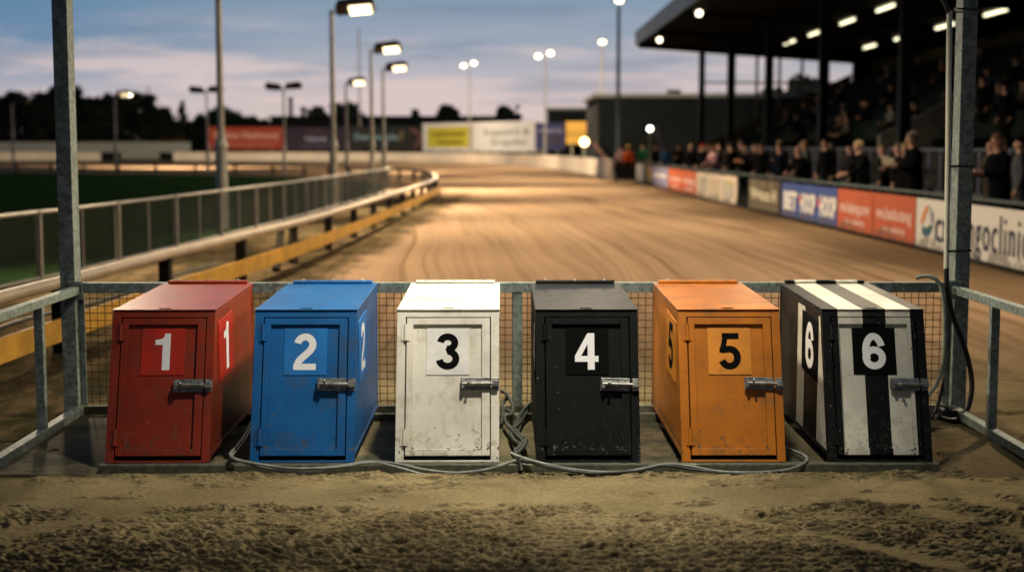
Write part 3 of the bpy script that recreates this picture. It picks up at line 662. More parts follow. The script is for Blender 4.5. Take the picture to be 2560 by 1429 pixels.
# ------------------------------------------------------------------ text helper
def text_geo(s, size, offset=0.0, shear=0.0, space=1.0):
    cu = bpy.data.curves.new("lettering", 'FONT'); cu.body = s; cu.size = size; cu.align_x = 'CENTER'; cu.align_y = 'CENTER'; cu.offset = offset; cu.resolution_u = 3; cu.shear = shear; cu.space_character = space
    o = bpy.data.objects.new("lettering", cu); COL.objects.link(o)
    bpy.context.view_layer.update(); dg = bpy.context.evaluated_depsgraph_get(); me = bpy.data.meshes.new_from_object(o.evaluated_get(dg))
    vs = [v.co.copy() for v in me.vertices]; fs = [tuple(p.vertices) for p in me.polygons]
    bpy.data.objects.remove(o); bpy.data.curves.remove(cu); bpy.data.meshes.remove(me); return vs, fs

class Board:
    """flat board in local coords: x along, z up, front face towards -y"""
    def __init__(s, w, h, th=.05): s.w, s.h, s.b = w, h, MB(); s.mats = []; s.b.box(0, w, 0, th, 0, h, 0); s.lev = .003
    def mat(s, m):
        if m not in s.mats: s.mats.append(m)
        return s.mats.index(m)
    def rect(s, x0, x1, z0, z1, m): s.lev += .003; s.b.add([(x0, -s.lev, z0), (x1, -s.lev, z0), (x1, -s.lev, z1), (x0, -s.lev, z1)], [(0, 1, 2, 3)], s.mat(m))
    def poly(s, pts, m): s.lev += .003; s.b.add([(p[0], -s.lev, p[1]) for p in pts], [tuple(range(len(pts)))], s.mat(m))
    def ring(s, cx, cz, r0, r1, a0, a1, m, n=24):
        s.lev += .003; vs = []
        for i in range(n + 1):
            a = math.radians(a0 + (a1 - a0) * i / n)
            for r in (r0, r1): vs.append((cx + r * math.cos(a), -s.lev, cz + r * math.sin(a)))
        s.b.add(vs, [(2 * i, 2 * i + 1, 2 * i + 3, 2 * i + 2) for i in range(n)], s.mat(m))
    def text(s, t, cx, cz, size, m, off=0.0, fit=None, shear=0.0, space=1.0):
        vs, fs = text_geo(t, size, off, shear, space); s.lev += .003; k = 1
        if fit: k = fit / (max(v.x for v in vs) - min(v.x for v in vs))
        s.b.add([(cx + v.x * k, -s.lev, cz + v.y) for v in vs], fs, s.mat(m))
WT = solid("sign_white", (.62, .60, .57)); NV_ = solid("sign_navy", (.015, .02, .055)); SORANGE = solid("sign_orange", (.40, .075, .022)); SRED = solid("sign_red", (.30, .045, .025))
SBLUE = solid("sign_blue", (.025, .055, .22)); SLAV = solid("sign_lavender", (.20, .19, .30)); SYEL = solid("sign_yellow", (.40, .36, .04)); SDKY = solid("sign_dark_yellow", (.12, .085, .01))
SGREY = solid("sign_grey", (.20, .22, .22)); SBLK = solid("sign_black", (.012, .014, .016)); SPUR = solid("sign_purple", (.022, .014, .032)); SPINK = solid("sign_pink", (.55, .32, .27))
STEAL = solid("sign_teal", (.02, .08, .11)); SBRN = solid("sign_brown", (.075, .055, .03)); SCRM = solid("sign_cream", (.42, .38, .27)); SOCH = solid("sign_ochre", (.46, .27, .05)); SPALEB = solid("sign_pale_blue", (.15, .24, .30))

def hoarding(px0, px1, py0, py1, Y, label, art, base, legs=True, Y2=None):
    a = ony(px0, py1, Y); c = ony(px1, py0, Y); w = c.x - a.x; h = c.z - a.z
    t = thing("hoarding", label, "hoarding", (a.x, Y, 0), "advertising hoardings behind the far bend")
    bd = Board(w, h, .08); bd.mat(base); art(bd, w, h)
    o = bd.b.build("sign_panel", bd.mats, t); o.location = (0, 0, a.z)
    n = max(2, int(w / 2.5))
    for i in range(n):
        b = MB(); xx = w * (i + .5) / n; b.box(xx - .07, xx + .07, .085, .22, -.1, a.z + h * .9); b.build("leg", M_CONCL if legs else M_BLDG, t)
    if Y2:
        t.rotation_euler = (0, 0, math.atan2(Y2 - Y, w)); t.scale = (math.hypot(w, Y2 - Y) / w, 1, 1)
    return t
def art1(B, w, h): B.text("Boline Hatinowy", w * .5, h * .63, h * .42, SPINK, .03, w * .86); B.text("boline hatinowy network", w * .53, h * .24, h * .2, solid("sign_dull_red", (.42, .16, .10)), .02, w * .66)
def art2(B, w, h): B.ring(w * .5, h * .38, h * .42, h * .5, 15, 165, solid("sign_maroon", (.06, .03, .035))); B.text("amberse", w * .5, h * .48, h * .34, SLAV, .06, w * .36); B.text("racing tipster", w * .48, h * .16, h * .2, solid("sign_dim_lav", (.07, .065, .10)), .03, w * .5)
def art3(B, w, h): B.text("Devonstyle", w * .38, h * .55, h * .36, SPALEB, .05, w * .58); B.ring(w * .86, h * .5, h * .27, h * .42, -70, 100, solid("sign_dim_rose", (.12, .045, .05))); B.ring(w * .78, h * .55, h * .12, h * .32, 110, 220, solid("sign_dim_tan", (.10, .08, .045)))
def art4(B, w, h):
    B.rect(w * .045, w * .43, h * .14, h * .86, SYEL); B.text("Lettonstein", w * .24, h * .62, h * .26, SDKY, .03, w * .31); B.text("Vaumaetes", w * .255, h * .34, h * .2, SDKY, .03, w * .24)
    B.rect(w * .435, w * .455, h * .12, h * .86, SGREY); B.text("Suppord &", w * .74, h * .66, h * .3, SGREY, .02, w * .38); B.text("Srupder", w * .76, h * .33, h * .28, SGREY, .02, w * .3)
def art5(B, w, h): B.text("racenight", w * .5, h * .72, h * .22, SLAV, .05, w * .8); B.rect(w * .22, w * .85, h * .2, h * .52, solid("sign_dusk", (.045, .04, .06)))
def art6(B, w, h): B.rect(w * .0, w * .97, h * .32, h * .58, solid("sign_dark_ochre", (.33, .20, .04)))
hoarding(523, 710, 318, 374, 177, "red hoarding with pink lettering, leftmost behind the far bend", art1, SRED)
hoarding(711, 868, 318, 374, 176.5, "dark purple hoarding with an arch and pale lavender word", art2, SPUR, False)
hoarding(869, 1055, 316, 376, 176, "black hoarding with pale blue lettering and a broken ring", art3, SBLK, False)
hoarding(1057, 1337, 309, 379, 158, "large white hoarding with a yellow panel and grey lettering", art4, solid("sign_offwhite", (.50, .50, .53)), True, 140)
hoarding(1338, 1412, 307, 376, 138, "navy hoarding with pale text between white and yellow boards", art5, solid("sign_dusk_blue", (.03, .035, .12)))
hoarding(1415, 1474, 304, 362, 118, "ochre yellow board on pale posts, rightmost of the far hoardings", art6, SOCH)

# ------------------------------------------------------------------ track-side boards on the right
BM = "advertising boards along the outer track barrier"
def trackboard(y0, y1, label, art, base, z0=.06, z1=.87, name="advertising_board"):
    # reads from far (left) to near (right) when seen from the track
    a = Vector((barx(y1), y1, 0)); c = Vector((barx(y0), y0, 0)); d = c - a; w = d.length; h = z1 - z0
    bd = Board(w, h, .04); bd.mat(base); art(bd, w, h)
    o = bd.b.build(name, bd.mats); o.location = (a.x, a.y, z0); o.rotation_euler = (0, 0, math.atan2(d.y, d.x))
    return tag(o, label, "advertising board", BM)
def a_clinic(B, w, h):
    k = w / 14.5
    B.poly([(.36, .22), (.60, .17), (.86, .24), (1.0, .40), (.84, .40), (.62, .33), (.38, .36)], STEAL)
    B.poly([(.30, .38), (.40, .38), (.52, .48), (.66, .62), (.76, .72), (.58, .69), (.40, .58)], solid("sign_logo_orange", (.50, .17, .03)))
    B.poly([(.80, .70), (1.0, .58), (1.04, .43), (.88, .42), (.84, .55)], SLAV)
    B.text("cma", 1.86, .385, .80, NV_, .004, 1.5); B.text("ngoclinic", 4.05, .40, .80, NV_, .0, 2.5, 0, 1.2)
def a_orange(word):
    def f(B, w, h): B.text(word, w * .5, h * .56, h * .36, SPINK, .018, w * .86); B.text("www.wehelping", w * .5, h * .22, h * .18, SPINK, .012, w * .58)
    return f
def a_blue(word, red):
    def f(B, w, h):
        B.text(word, w * .55, h * .45, h * .72, WT, .03, w * .82)
        if red: B.rect(w * .06, w * .18, h * .45, h * .68, solid("sign_crimson", (.45, .06, .08)))
    return f
def a_brown(B, w, h):
    B.text("Watson H", w * .5, h * .5, h * .48, SCRM, .03, w * .84); [B.rect(w * k, w * (k + .16), h * .76, h * .95, solid("sign_tan", (.13, .10, .06))) for k in (.12, .4, .68)]; B.rect(w * .04, w * .96, h * .08, h * .2, solid("sign_olive", (.11, .09, .05)))
def a_pics(B, w, h):
    for k, (c, acc_) in enumerate((((.38, .35, .27), SGREY), ((.46, .40, .28), SPINK), ((.36, .33, .28), SYEL))):
        x0 = w * (.05 + .32 * k); B.rect(x0, x0 + w * .24, h * .2, h * .82, solid("sign_picture", c)); B.rect(x0 + w * .1, x0 + w * .23, h * .7, h * .8, acc_); B.text("menu", x0 + w * .12, h * .13, h * .12, SGREY, .01, w * .18)
def a_lav(B, w, h): B.text("greyhounds", w * .5, h * .6, h * .3, WT, .02, w * .8)
def a_plain(B, w, h): B.rect(w * .1, w * .9, h * .1, h * .9, WT)
def a_yel(B, w, h): B.rect(w * .45, w * .95, h * .2, h * .95, SOCH)
trackboard(18.3, 24.5, "long white advertising board with navy cmangoclinic lettering and an orange and teal drop", a_clinic, solid("sign_board_white", (.55, .54, .50)))
trackboard(10.0, 18.25, "plain white advertising board nearest the viewer, beyond the right edge", a_plain, solid("sign_board_white", (.55, .54, .50)))
trackboard(24.56, 27.15, "orange board lettered we.hatia.tang, next to the white clinic board", a_orange("we.hatia.tang"), SORANGE)
trackboard(27.2, 29.85, "orange board lettered we.helping.now, next to the blue board", a_orange("we.helping.now"), SORANGE)
trackboard(29.9, 31.65, "blue board with large white HOOP lettering, next to the orange boards", a_blue("HOOP", True), SBLUE)
trackboard(31.7, 33.45, "blue board with white HOOP and a red bar, middle of three blue ones", a_blue("HOOP", True), SBLUE)
trackboard(33.5, 35.2, "blue board with white BET lettering, next to the brown board", a_blue("BET", False), SBLUE)
trackboard(35.45, 39.5, "brown board with cream lettering and tan blocks", a_brown, SBRN)
trackboard(41.3, 48.9, "cream white board with three picture panels", a_pics, solid("sign_board_cream", (.58, .48, .38)))
trackboard(48.95, 52.8, "orange-red board with a pale band, right beside the cream picture board", a_orange("we.helping"), SORANGE)
trackboard(52.85, 56.9, "orange-red board with a pale band, next to the lavender board", a_orange("we.hatia"), SORANGE)
trackboard(57.0, 62.8, "lavender board with faint white lettering", a_lav, SLAV)
trackboard(62.9, 66.4, "dark olive board with an ochre patch", a_yel, solid("sign_dark_olive", (.04, .045, .03)))
trackboard(66.5, 69.9, "small white board at the far end of the barrier", a_plain, WT)
br = thing("barrier_rail", "dark tubular crowd barrier carrying the advertising boards", "barrier", (7.2, 20, 0))
def brp(name, b, mat): o = b.build(name, mat, br); o.location = (-7.2, -20, 0); return o
b = MB(); b.tube([(x + .08, y, .955) for x, y in BARP], .03, 8); brp("top_rail", b, plain("barrier_tube", (.07, .085, .085), .8))
b = MB(); [b.bar((xa + .075, ya, .05), (xb + .075, yb, .05), .05, .2) for (xa, ya), (xb, yb) in zip(BARP, BARP[1:])]; brp("base_rail", b, M_BLDG)
yy = 10.2
while yy < 69: b = MB(); b.box(barx(yy) + .055, barx(yy) + .105, yy - .03, yy + .03, -.05, .95); brp("post", b, M_BLDG); yy += 2.45
pg = thing("pit_gate", "dark timber pit gate between the white wall and the barrier boards", "gate", (5.7, 70.6, 0))
b = MB(); [b.box(0, .85, 0, .05, z, z + .17) for z in (.1, .32, .54, .76)]; b.build("leaf", M_POST, pg)
for xx in (-.05, .85): b = MB(); b.box(xx, xx + .1, -.03, .08, -.1, 1.1); b.build("post", M_POST, pg)

# ------------------------------------------------------------------ lamps
def head(b, Mx, two=True):
    b.prism([(-.1, -.16), (.95, -.2), (1.0, -.08), (.8, .06), (.0, .04)], -.24, .24, lambda q, t: Mx @ Vector((q[0], t, q[1] + .14)), 0)
def lamp_post(px, pyb, Y, ztop, label, lit=True, right=True, energy=0, double=False, rlow=.10, rtop=.06, scale=1.0, group="floodlight poles along the inside of the track", mat=None, lens=None, X=None, aim=(.75, -.3, -1), spot=118, extra=None):
    if X is None: X = ony(px, pyb, Y).x
    t = thing("floodlight_pole", label, "floodlight pole", (X, Y, 0), group)
    mat = mat or M_POLE
    b = MB(); b.tube([(0, 0, -.1), (0, 0, 1.75)], rlow, 12); b.tube([(0, 0, 1.75), (0, 0, 1.95)], rlow * 1.25, 12, r2=rtop * 1.1); b.tube([(0, 0, 1.9), (0, 0, ztop)], rtop, 12, r2=rtop * .8)
    b.build("pole", mat, t)
    heads = ((1, 0),) if not double else ((1, .1), (-1, -.1))
    for dx, dz in heads:
        b = MB(); b.tube([(0, 0, ztop - .08), (dx * .25 * scale, 0, ztop + .02)], .035 * scale, 8); b.build("arm", M_HOUSING, t)
        Mx = Matrix.Translation((dx * .22 * scale, 0, ztop + dz * .3)) @ Matrix.Rotation(-dx * .12, 4, 'Y') @ Matrix.Rotation(math.radians(-28), 4, 'X') @ Matrix.Diagonal((dx * scale, scale, scale, 1))
        b = MB(); head(b, Mx); hd = b.build("lamp_housing", M_HOUSING, t)
        b = MB()
        for yy in (-.12, .12): b.tube([Mx @ Vector((.28, yy, -.06)), Mx @ Vector((.88, yy, -.085))], .062 * scale, 10)
        b.build("lamp_lens", (lens or M_LENS) if lit else plain("unlit_glass", (.05, .05, .05), .2), hd)
        if energy and dx == 1:
            ld = bpy.data.lights.new("lamp_light", 'SPOT'); ld.energy = energy; ld.color = (1, .78, .51); ld.spot_size = math.radians(spot); ld.spot_blend = .7; ld.shadow_soft_size = .18
            lo = bpy.data.objects.new("lamp_light", ld); COL.objects.link(lo); lo.parent = t; lo.location = (dx * 1.3 * scale, -.1, ztop - .25)
            lo.rotation_euler = Vector(aim).to_track_quat('-Z', 'Y').to_euler()
            if extra:
                l2 = ld.copy(); l2.energy = extra[0]; l2.spot_size = math.radians(104); o2 = bpy.data.objects.new("lamp_light", l2); COL.objects.link(o2); o2.parent = t; o2.location = lo.location + Vector((.1, .1, 0))
                o2.rotation_euler = Vector(extra[1]).to_track_quat('-Z', 'Y').to_euler()
    return t
HIGH = 5.5
lamp_post(-600, 700, 19.5, HIGH, "lit floodlight pole beside the infield, outside the picture on the left", True, energy=3600, rlow=.11, rtop=.075, X=-7.2)
lamp_post(557, 575, 29.8, HIGH + .3, "nearest tall floodlight pole behind the mesh fence, its head above the picture", True, energy=5200, rlow=.125, rtop=.075)
lamp_post(835, 521, 40, HIGH, "second floodlight pole with a twin-tube lit head, behind the mesh fence", True, energy=6500, rlow=.11, rtop=.075)
lamp_post(931, 480, 56.6, HIGH, "lit floodlight pole near the end of the mesh fence, third along", True, energy=11000, rlow=.1, rtop=.07)
lamp_post(960, 455, 70, HIGH, "lit floodlight pole just right of the third one, fourth along", True, energy=60000, aim=(.35, 1, -.10), spot=44, extra=(1800, (1.0, .35, -.9)), rlow=.11, rtop=.075)
lamp_post(867, 440, 86, HIGH, "small lit floodlight pole in front of the round dark tree", True, energy=60000, aim=(.12, 1, -.085), spot=60, extra=(12000, (.2, 1, -.45)), rlow=.11, rtop=.08)
lamp_post(712, 433, 93, HIGH, "unlit twin-headed lamp pole right of the red hoarding", False, double=True, rlow=.11, rtop=.07, group="unlit twin-headed lamp poles")
lamp_post(520, 429, 98.5, HIGH, "unlit twin-headed lamp pole at the left edge of the red hoarding", False, double=True, rlow=.11, rtop=.07, group="unlit twin-headed lamp poles")
lamp_post(291, 424, 106, HIGH, "dim lit lamp pole in front of the dark trees, above the field gate", True, rlow=.11, rtop=.08, lens=M_LENSDIM, energy=85000, aim=(.0, 1, -.10), spot=100, extra=(16000, (.2, 1, -.5)))
lamp_post(35, 424, 106, HIGH - .6, "thin pole in front of the trees at the left edge", False, rlow=.1, rtop=.07)
FARP = plain("pale_far_pole", (.36, .34, .34), .6)
G2 = "tall floodlight masts outside the bend"
def mast(px, pyt, Y, label, kind, energy=0, r=.1):
    q = ony(px, pyt, Y); t = thing("floodlight_mast", label, "floodlight mast", (q.x, Y, 0), G2)
    b = MB(); b.tube([(0, 0, -.1), (0, 0, q.z)], r, 10, r2=r * .7); b.build("pole", FARP if kind != 'near' else plain("blue_grey_pole", (.10, .14, .18), .5), t)
    hs = {'pair': ((-.62, -.15), (.45, .12)), 'single': ((0, 0),), 'near': ((0, 0),), 'none': ()}[kind]
    for dx, dz in hs:
        s = 1.0 if kind != 'near' else .8
        b = MB(); b.prism([(-.45 * s, 0), (.45 * s, 0), (.3 * s, .3 * s), (-.3 * s, .3 * s)], -.25, .3, lambda p_, tt: Vector((dx + p_[0], tt, q.z + dz + p_[1] + .02))); hd = b.build("lamp_housing", M_HOUSING, t)
        b = MB(); b.ball((dx, -.3, q.z + dz + .06), .30 * s, .10, .16 * s if kind == 'single' else .2 * s, 14, 8); b.build("lamp_lens", M_LENSF, hd)
    if energy:
        ld = bpy.data.lights.new("lamp_light", 'SPOT'); ld.energy = energy; ld.color = (1, .78, .51); ld.spot_size = math.radians(110); ld.spot_blend = .6; ld.shadow_soft_size = .3
        lo = bpy.data.objects.new("lamp_light", ld); COL.objects.link(lo); lo.parent = t; lo.location = (0, -1.2, q.z - .3); lo.rotation_euler = Vector((-1.3, -.9, -.8) if kind == 'near' else (-.5, -1.0, -1.1)).to_track_quat('-Z', 'Y').to_euler()
mast(1174, 163, 150, "lit twin-head mast rising behind the white hoarding", 'pair', 14000)
mast(1363, 139, 128, "lit twin-head mast behind the navy hoarding", 'pair', 14000)
mast(1505, 108, 114, "lit flat-headed mast beside the dark block, left of the thicker pole", 'single', 14000, .12)
mast(1547, 6, 80, "thick blue-grey mast with a bright lamp touching the top edge", 'near', 13000, .13)
mast(897, 70, 190, "bare thin mast far behind the lit poles", 'none', 0, .14)
# lamp above the boxes: mast arm from a pole beside the enclosure, outside the picture
t = thing("floodlight_pole", "mast-arm floodlight standing beside the enclosure over the traps", "floodlight pole", (4.6, 6.2, 0), "floodlight poles along the inside of the track")
b = MB(); b.tube([(0, 0, -.1), (0, 0, 5.0)], .08, 12); b.build("pole", M_POLE, t)
b = MB(); b.tube([(0, 0, 4.9), (-1.6, 0, 5.2), (-4.1, 0, 5.15)], .04, 10); b.build("arm", M_POLE, t)
b = MB(); b.box(-4.35, -3.65, -.18, .18, 5.02, 5.12); hd = b.build("lamp_housing", M_HOUSING, t)
KEY = bpy.data.lights.new("lamp_light", 'SPOT'); KEY.energy = 1750; KEY.color = (1, .91, .74); KEY.spot_size = math.radians(70); KEY.spot_blend = 1.0; KEY.shadow_soft_size = .22
lo = bpy.data.objects.new("lamp_light", KEY); COL.objects.link(lo); lo.parent = t; lo.location = (-4.0, 0, 5.0)
lo.rotation_euler = (Vector((.0, 8.3, .45)) - Vector((.6, 6.2, 5.0))).to_track_quat('-Z', 'Y').to_euler()
b = MB(); b.box(-.45, .45, 9.05, 9.188, 3.44, 3.5); gl_ = b.build("gantry_lamp", M_HOUSING, fr); gl_.location = (0, -9.2, 0)
b = MB(); b.box(-.42, .42, 9.06, 9.17, 3.42, 3.437); b.build("lamp_lens", M_LENS, gl_)
GL = bpy.data.lights.new("lamp_light", 'SPOT'); GL.energy = 560; GL.color = (1, .88, .62); GL.spot_size = math.radians(165); GL.spot_blend = .5; GL.shadow_soft_size = .08
lo = bpy.data.objects.new("lamp_light", GL); COL.objects.link(lo); lo.parent = fr; lo.location = (0, -.15, 3.40); lo.rotation_euler = Vector((0, -2.6, -3.4)).to_track_quat('-Z', 'Y').to_euler()

# ------------------------------------------------------------------ buildings and skyline
def block(name, px0, px1, pyt, Y, depth, label, mat=M_BLDG, roof=M_BLDGROOF, cat="building"):
    a = ony(px0, pyt, Y); c = ony(px1, pyt, Y); w = c.x - a.x
    t = thing(name, label, cat, (a.x, Y, 0))
    b = MB(); b.box(0, w, 0, depth, -.1, a.z - .25); b.build("wall", mat, t)
    b = MB(); b.box(-.3, w + .3, -.3, depth + .3, a.z - .248, a.z); rf = b.build("roof", roof, t)
    for k in (.15, .45, .8): b = MB(); b.box(w * k, w * k + 1.2, -.05, -.003, .05, 2.1); b.build("door", M_ROOFDK, t)
    return t, rf, w, a.z
block("long_shed", 676, 1302, 290, 200, 10, "long dark flat-roofed shed behind the far hoardings", roof=M_BLDG)
block("low_block", 1375, 1520, 269, 152, 10, "lower dark flat-roofed block left of the large one")
tt, rf, w_, zz_ = block("large_block", 1496, 2140, 234, 100, 14, "large dark flat-roofed block behind the grandstand end")
b = MB(); b.box(5.0, 5.9, 1, 2, zz_ + .003, zz_ + .28); b.build("roof_vent", M_BLDG, rf)
for px, pt, wd, lb in ((693, 243, 9, "slim tall dark chimney above the shed roofline"), (726, 268, 10, "short stubby chimney right of the slim tall one")):
    q = ony(px, pt, 205); b = MB(); k = wd / F * 205 / 2; b.box(-k, k, -k, k, -.1, q.z); b.box(-k * 1.25, k * 1.25, -k * 1.25, k * 1.25, q.z + .003, q.z + .4)
    tag(b.build("chimney", M_BLDG, loc=(q.x, 218, 0)), lb, "chimney")

# trees
def leafmat(name, c): return plain(name, c, .9, 0, .5, .5)
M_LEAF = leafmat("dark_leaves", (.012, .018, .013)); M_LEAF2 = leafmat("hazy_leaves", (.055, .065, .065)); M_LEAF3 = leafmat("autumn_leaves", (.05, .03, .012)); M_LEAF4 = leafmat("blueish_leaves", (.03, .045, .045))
M_BARK = plain("bark", (.03, .024, .018), .9, 0, .4, 3)
def tree(px, pyt, wpx, Y, label, kind='round', mat=None, name="broadleaf_tree", base=None, seed=0):
    q = ony(px, pyt, Y); H = q.z; Wd = wpx / F * Y; rnd = random.Random(int(px * 7 + pyt))
    t = thing(name, label, "tree", (q.x, Y, 0), "trees beyond the track")
    b = MB(); b.tube([(0, 0, -.2), (.1, .05, H * .35), (0, .1, H * .8)], Wd * .045 + .08, 8, r2=.05)
    for i in range(6):
        a = rnd.uniform(0, 6.28); z0 = H * rnd.uniform(.25, .55); b.tube([(.05, .05, z0), (math.cos(a) * Wd * .2, math.sin(a) * Wd * .2, z0 + H * .15), (math.cos(a) * Wd * .36, math.sin(a) * Wd * .36, z0 + H * .26)], .09, 6, r2=.03)
    b.build("trunk", M_BARK, t)
    b = MB(); nc = 95 if kind == 'round' else 60
    for i in range(nc):
        if kind == 'round':
            u = rnd.uniform(.12, 1); hgt = H * (.06 + .90 * u) if i > 10 else H * rnd.uniform(.62, .97)
            e = math.sqrt(max(0.02, 1 - (max(0, hgt / H - .55) / .45) ** 2)); a = rnd.uniform(0, 6.28); rr = Wd * .5 * e * math.sqrt(rnd.random()) * .92
            cr = Wd * rnd.uniform(.10, .17)
        else:
            u = rnd.random(); hgt = H * (.08 + .9 * u); a = rnd.uniform(0, 6.28); rr = Wd * .5 * (1 - u) * rnd.uniform(.3, 1); cr = Wd * (.05 + .12 * (1 - u))
        c = Vector((math.cos(a) * rr, math.sin(a) * rr, hgt - cr * .5))
        for j in range(44):
            d = Vector((rnd.gauss(0, 1), rnd.gauss(0, 1), rnd.gauss(0, .8))); d = d.normalized() * cr * rnd.random() ** .45 * (1.0 + .35 * (rnd.random() < .12))
            p_ = c + d; s = rnd.uniform(.22, .48) * (Y / 200) ** .5
            n = Vector((rnd.gauss(0, 1), rnd.gauss(0, 1), rnd.gauss(0, 1))).normalized(); u1 = n.orthogonal().normalized(); v1 = n.cross(u1)
            b.add([p_ + u1 * s, p_ + v1 * s * .6, p_ - u1 * s, p_ - v1 * s * .6], [(0, 1, 2, 3)])
    b.build("crown", mat or M_LEAF, t); return t
TR = [(-45, 236, 150, 214, "dark tree cut by the left edge of the picture"), (38, 228, 120, 222, "dark tree behind the thin pole at the left edge"), (112, 226, 110, 210, "dark tree just left of the left frame post"),
      (166, 203, 130, 224, "tallest dark tree, half hidden behind the left frame post"), (228, 240, 100, 212, "dark tree just right of the left frame post"), (282, 230, 110, 218, "dark tree right behind the dim lamp pole"),
      (345, 229, 120, 222, "broad dark tree right of the dim lamp pole"), (392, 262, 100, 214, "sloping dark tree at the right end of the left wood"), (428, 298, 60, 208, "low dark tree below the hazy conifer"),
      (508, 284, 90, 222, "bushy dark tree right of the hazy conifer"), (562, 262, 95, 228, "dark tree behind the nearest tall floodlight pole"), (615, 290, 80, 216, "low dark tree above the red hoarding"), (655, 297, 80, 214, "lowest dark tree next to the shed's left end"),
      (866, 256, 110, 214, "round dark dome of a tree behind the twin-tube lamp pole"), (1120, 260, 66, 222, "small dark tree above the shed, left of the twin-head mast"), (1038, 272, 26, 222, "tiny dark treetop over the shed roof"), (1262, 262, 64, 216, "dark tree at the right end of the shed")]
for a in TR: tree(*a)
tree(436, 345, 90, 192, "low russet bush in front of the left wood", mat=M_LEAF3, name="russet_bush")
tree(455, 250, 58, 232, "hazy pointed conifer right of the left wood", 'cone', M_LEAF2, "conifer_tree"); tree(1293, 262, 34, 226, "pale narrow conifer beside the shed's right end", 'cone', M_LEAF2, "conifer_tree")
tree(792, 262, 60, 240, "pale hazy treetop above the purple hoarding", mat=M_LEAF2); tree(2020, 188, 175, 122, "blue-green tree seen through the grandstand end glass", mat=M_LEAF4); tree(1930, 215, 110, 126, "smaller tree left of the blue-green one behind the glass", mat=M_LEAF4)

# ------------------------------------------------------------------ grandstand
GX, GY = 11.9, 28.0
gs = thing("grandstand", "dark roofed grandstand with lit tube lamps on the right of the track", "grandstand", (GX, GY, 0))
def gp(name, b, mat, parent=None, bevel=0):
    o = b.build(name, mat, parent or gs, bevel)
    if parent is None: o.location = (-GX, -GY, 0)
    return o
Y0, Y1 = 16.0, 82.5
zr = lambda x: 7.5 - (x - 7.7) * .0714
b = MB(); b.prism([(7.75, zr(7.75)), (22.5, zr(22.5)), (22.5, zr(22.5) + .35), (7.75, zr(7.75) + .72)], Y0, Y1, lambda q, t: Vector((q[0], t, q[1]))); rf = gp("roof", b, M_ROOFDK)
b = MB(); b.box(7.66, 7.745, Y0, Y1 + .06, zr(7.7) - .03, zr(7.7) + .76); gp("fascia", b, M_FASCIA)
for yy in (82, 71.7, 61.4, 51.0, 40.7, 30.3, 19.9):
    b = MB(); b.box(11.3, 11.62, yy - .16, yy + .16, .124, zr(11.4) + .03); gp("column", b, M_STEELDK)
    b = MB(); b.bar((7.8, yy, zr(7.8) - .10), (22.3, yy, zr(22.3) - .10), .12, .18); gp("roof_truss", b, M_ROOFDK)
NR = 12
prof = [(11.86, -.1), (11.86, 1.55)]
for i in range(NR): prof += [(12.02 + .76 * i, 1.25 + .36 * i), (12.02 + .76 * (i + 1), 1.25 + .36 * i)]
prof += [(12.02 + .76 * NR, -.1)]
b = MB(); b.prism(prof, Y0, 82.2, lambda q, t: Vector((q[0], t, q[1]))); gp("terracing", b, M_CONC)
for i in range(1, NR):
    xx = 12.02 + .76 * i + .42; zz = 1.25 + .36 * i
    for ya, yb in ((Y0 + 1, 44.2), (45.9, 63.0), (64.6, 81)):
        b = MB(); yy = ya
        while yy < yb - .42: b.box(xx, xx + .30, yy, yy + .42, zz + .36, zz + .40); b.box(xx + .27, xx + .31, yy, yy + .42, zz + .402, zz + .78); b.box(xx + .05, xx + .28, yy + .18, yy + .24, zz + .003, zz + .355); yy += .5
        b.bar((xx + .2, ya, zz + .34), (xx + .2, yb - .1, zz + .34), .04, .03); gp("seat_row", b, M_SEAT)
b = MB(); b.prism([(11.88, 2.1), (15.2, 3.75), (15.2, 2.7), (11.88, 1.2)], 44.9, 45.05, lambda q, t: Vector((q[0], t, q[1]))); gp("stair_parapet", b, M_CONCL)
b = MB(); b.prism([(11.88, 2.0), (20, 5.85), (20, 4.85), (11.88, 1.1)], 81.9, 82.1, lambda q, t: Vector((q[0], t, q[1]))); gp("stair_parapet", b, plain("olive_parapet", (.05, .045, .02), .8))
b = MB(); b.box(21.2, 21.4, Y0, 82.2, -.1, zr(21.2) - .02); gp("back_wall", b, plain("back_wall_paint", (.045, .042, .022), .8, 0, .3, .3))
b = MB(); b.box(21.1, 21.19, 51, 51.7, 4.9, 6.0); b.box(21.1, 21.19, 40, 43, 5.2, 6.1); b.box(21.12, 21.19, 31, 32.2, 5.0, 5.8); gp("notice", b, solid("notice_grey", (.16, .16, .12)))
b = MB()
for xx in (13.3, 14.6, 15.9, 17.2, 18.7): b.box(xx, xx + .14, 82.3, 82.42, 1.0, zr(xx) - .03)
b.box(11.63, 20.2, 82.28, 82.295, 5.32, 5.42); b.bar((11.63, 82.35, zr(11.63) - .08), (20.2, 82.35, zr(20.2) - .08), .12, .1)
ew = gp("end_window", b, plain("window_mullion", (.10, .095, .08), .6))
m = NT("end_glass"); m.col((.93, .96, .97)); m.rough(.0); m.bs.inputs["Transmission Weight"].default_value = 1.0; m.bs.inputs["IOR"].default_value = 1.02
b = MB(); b.prism([(11.63, .9), (20.2, .9), (20.2, zr(20.2) - .03), (11.63, zr(11.63) - .03)], 82.5, 82.52, lambda q, t: Vector((q[0], t, q[1]))); gl = b.build("pane", m.mat, ew)
b = MB(); b.box(20.2, 22.3, 82.3, 82.6, -.1, zr(22.3) - .02); gp("end_wall", b, M_ROOFDK)
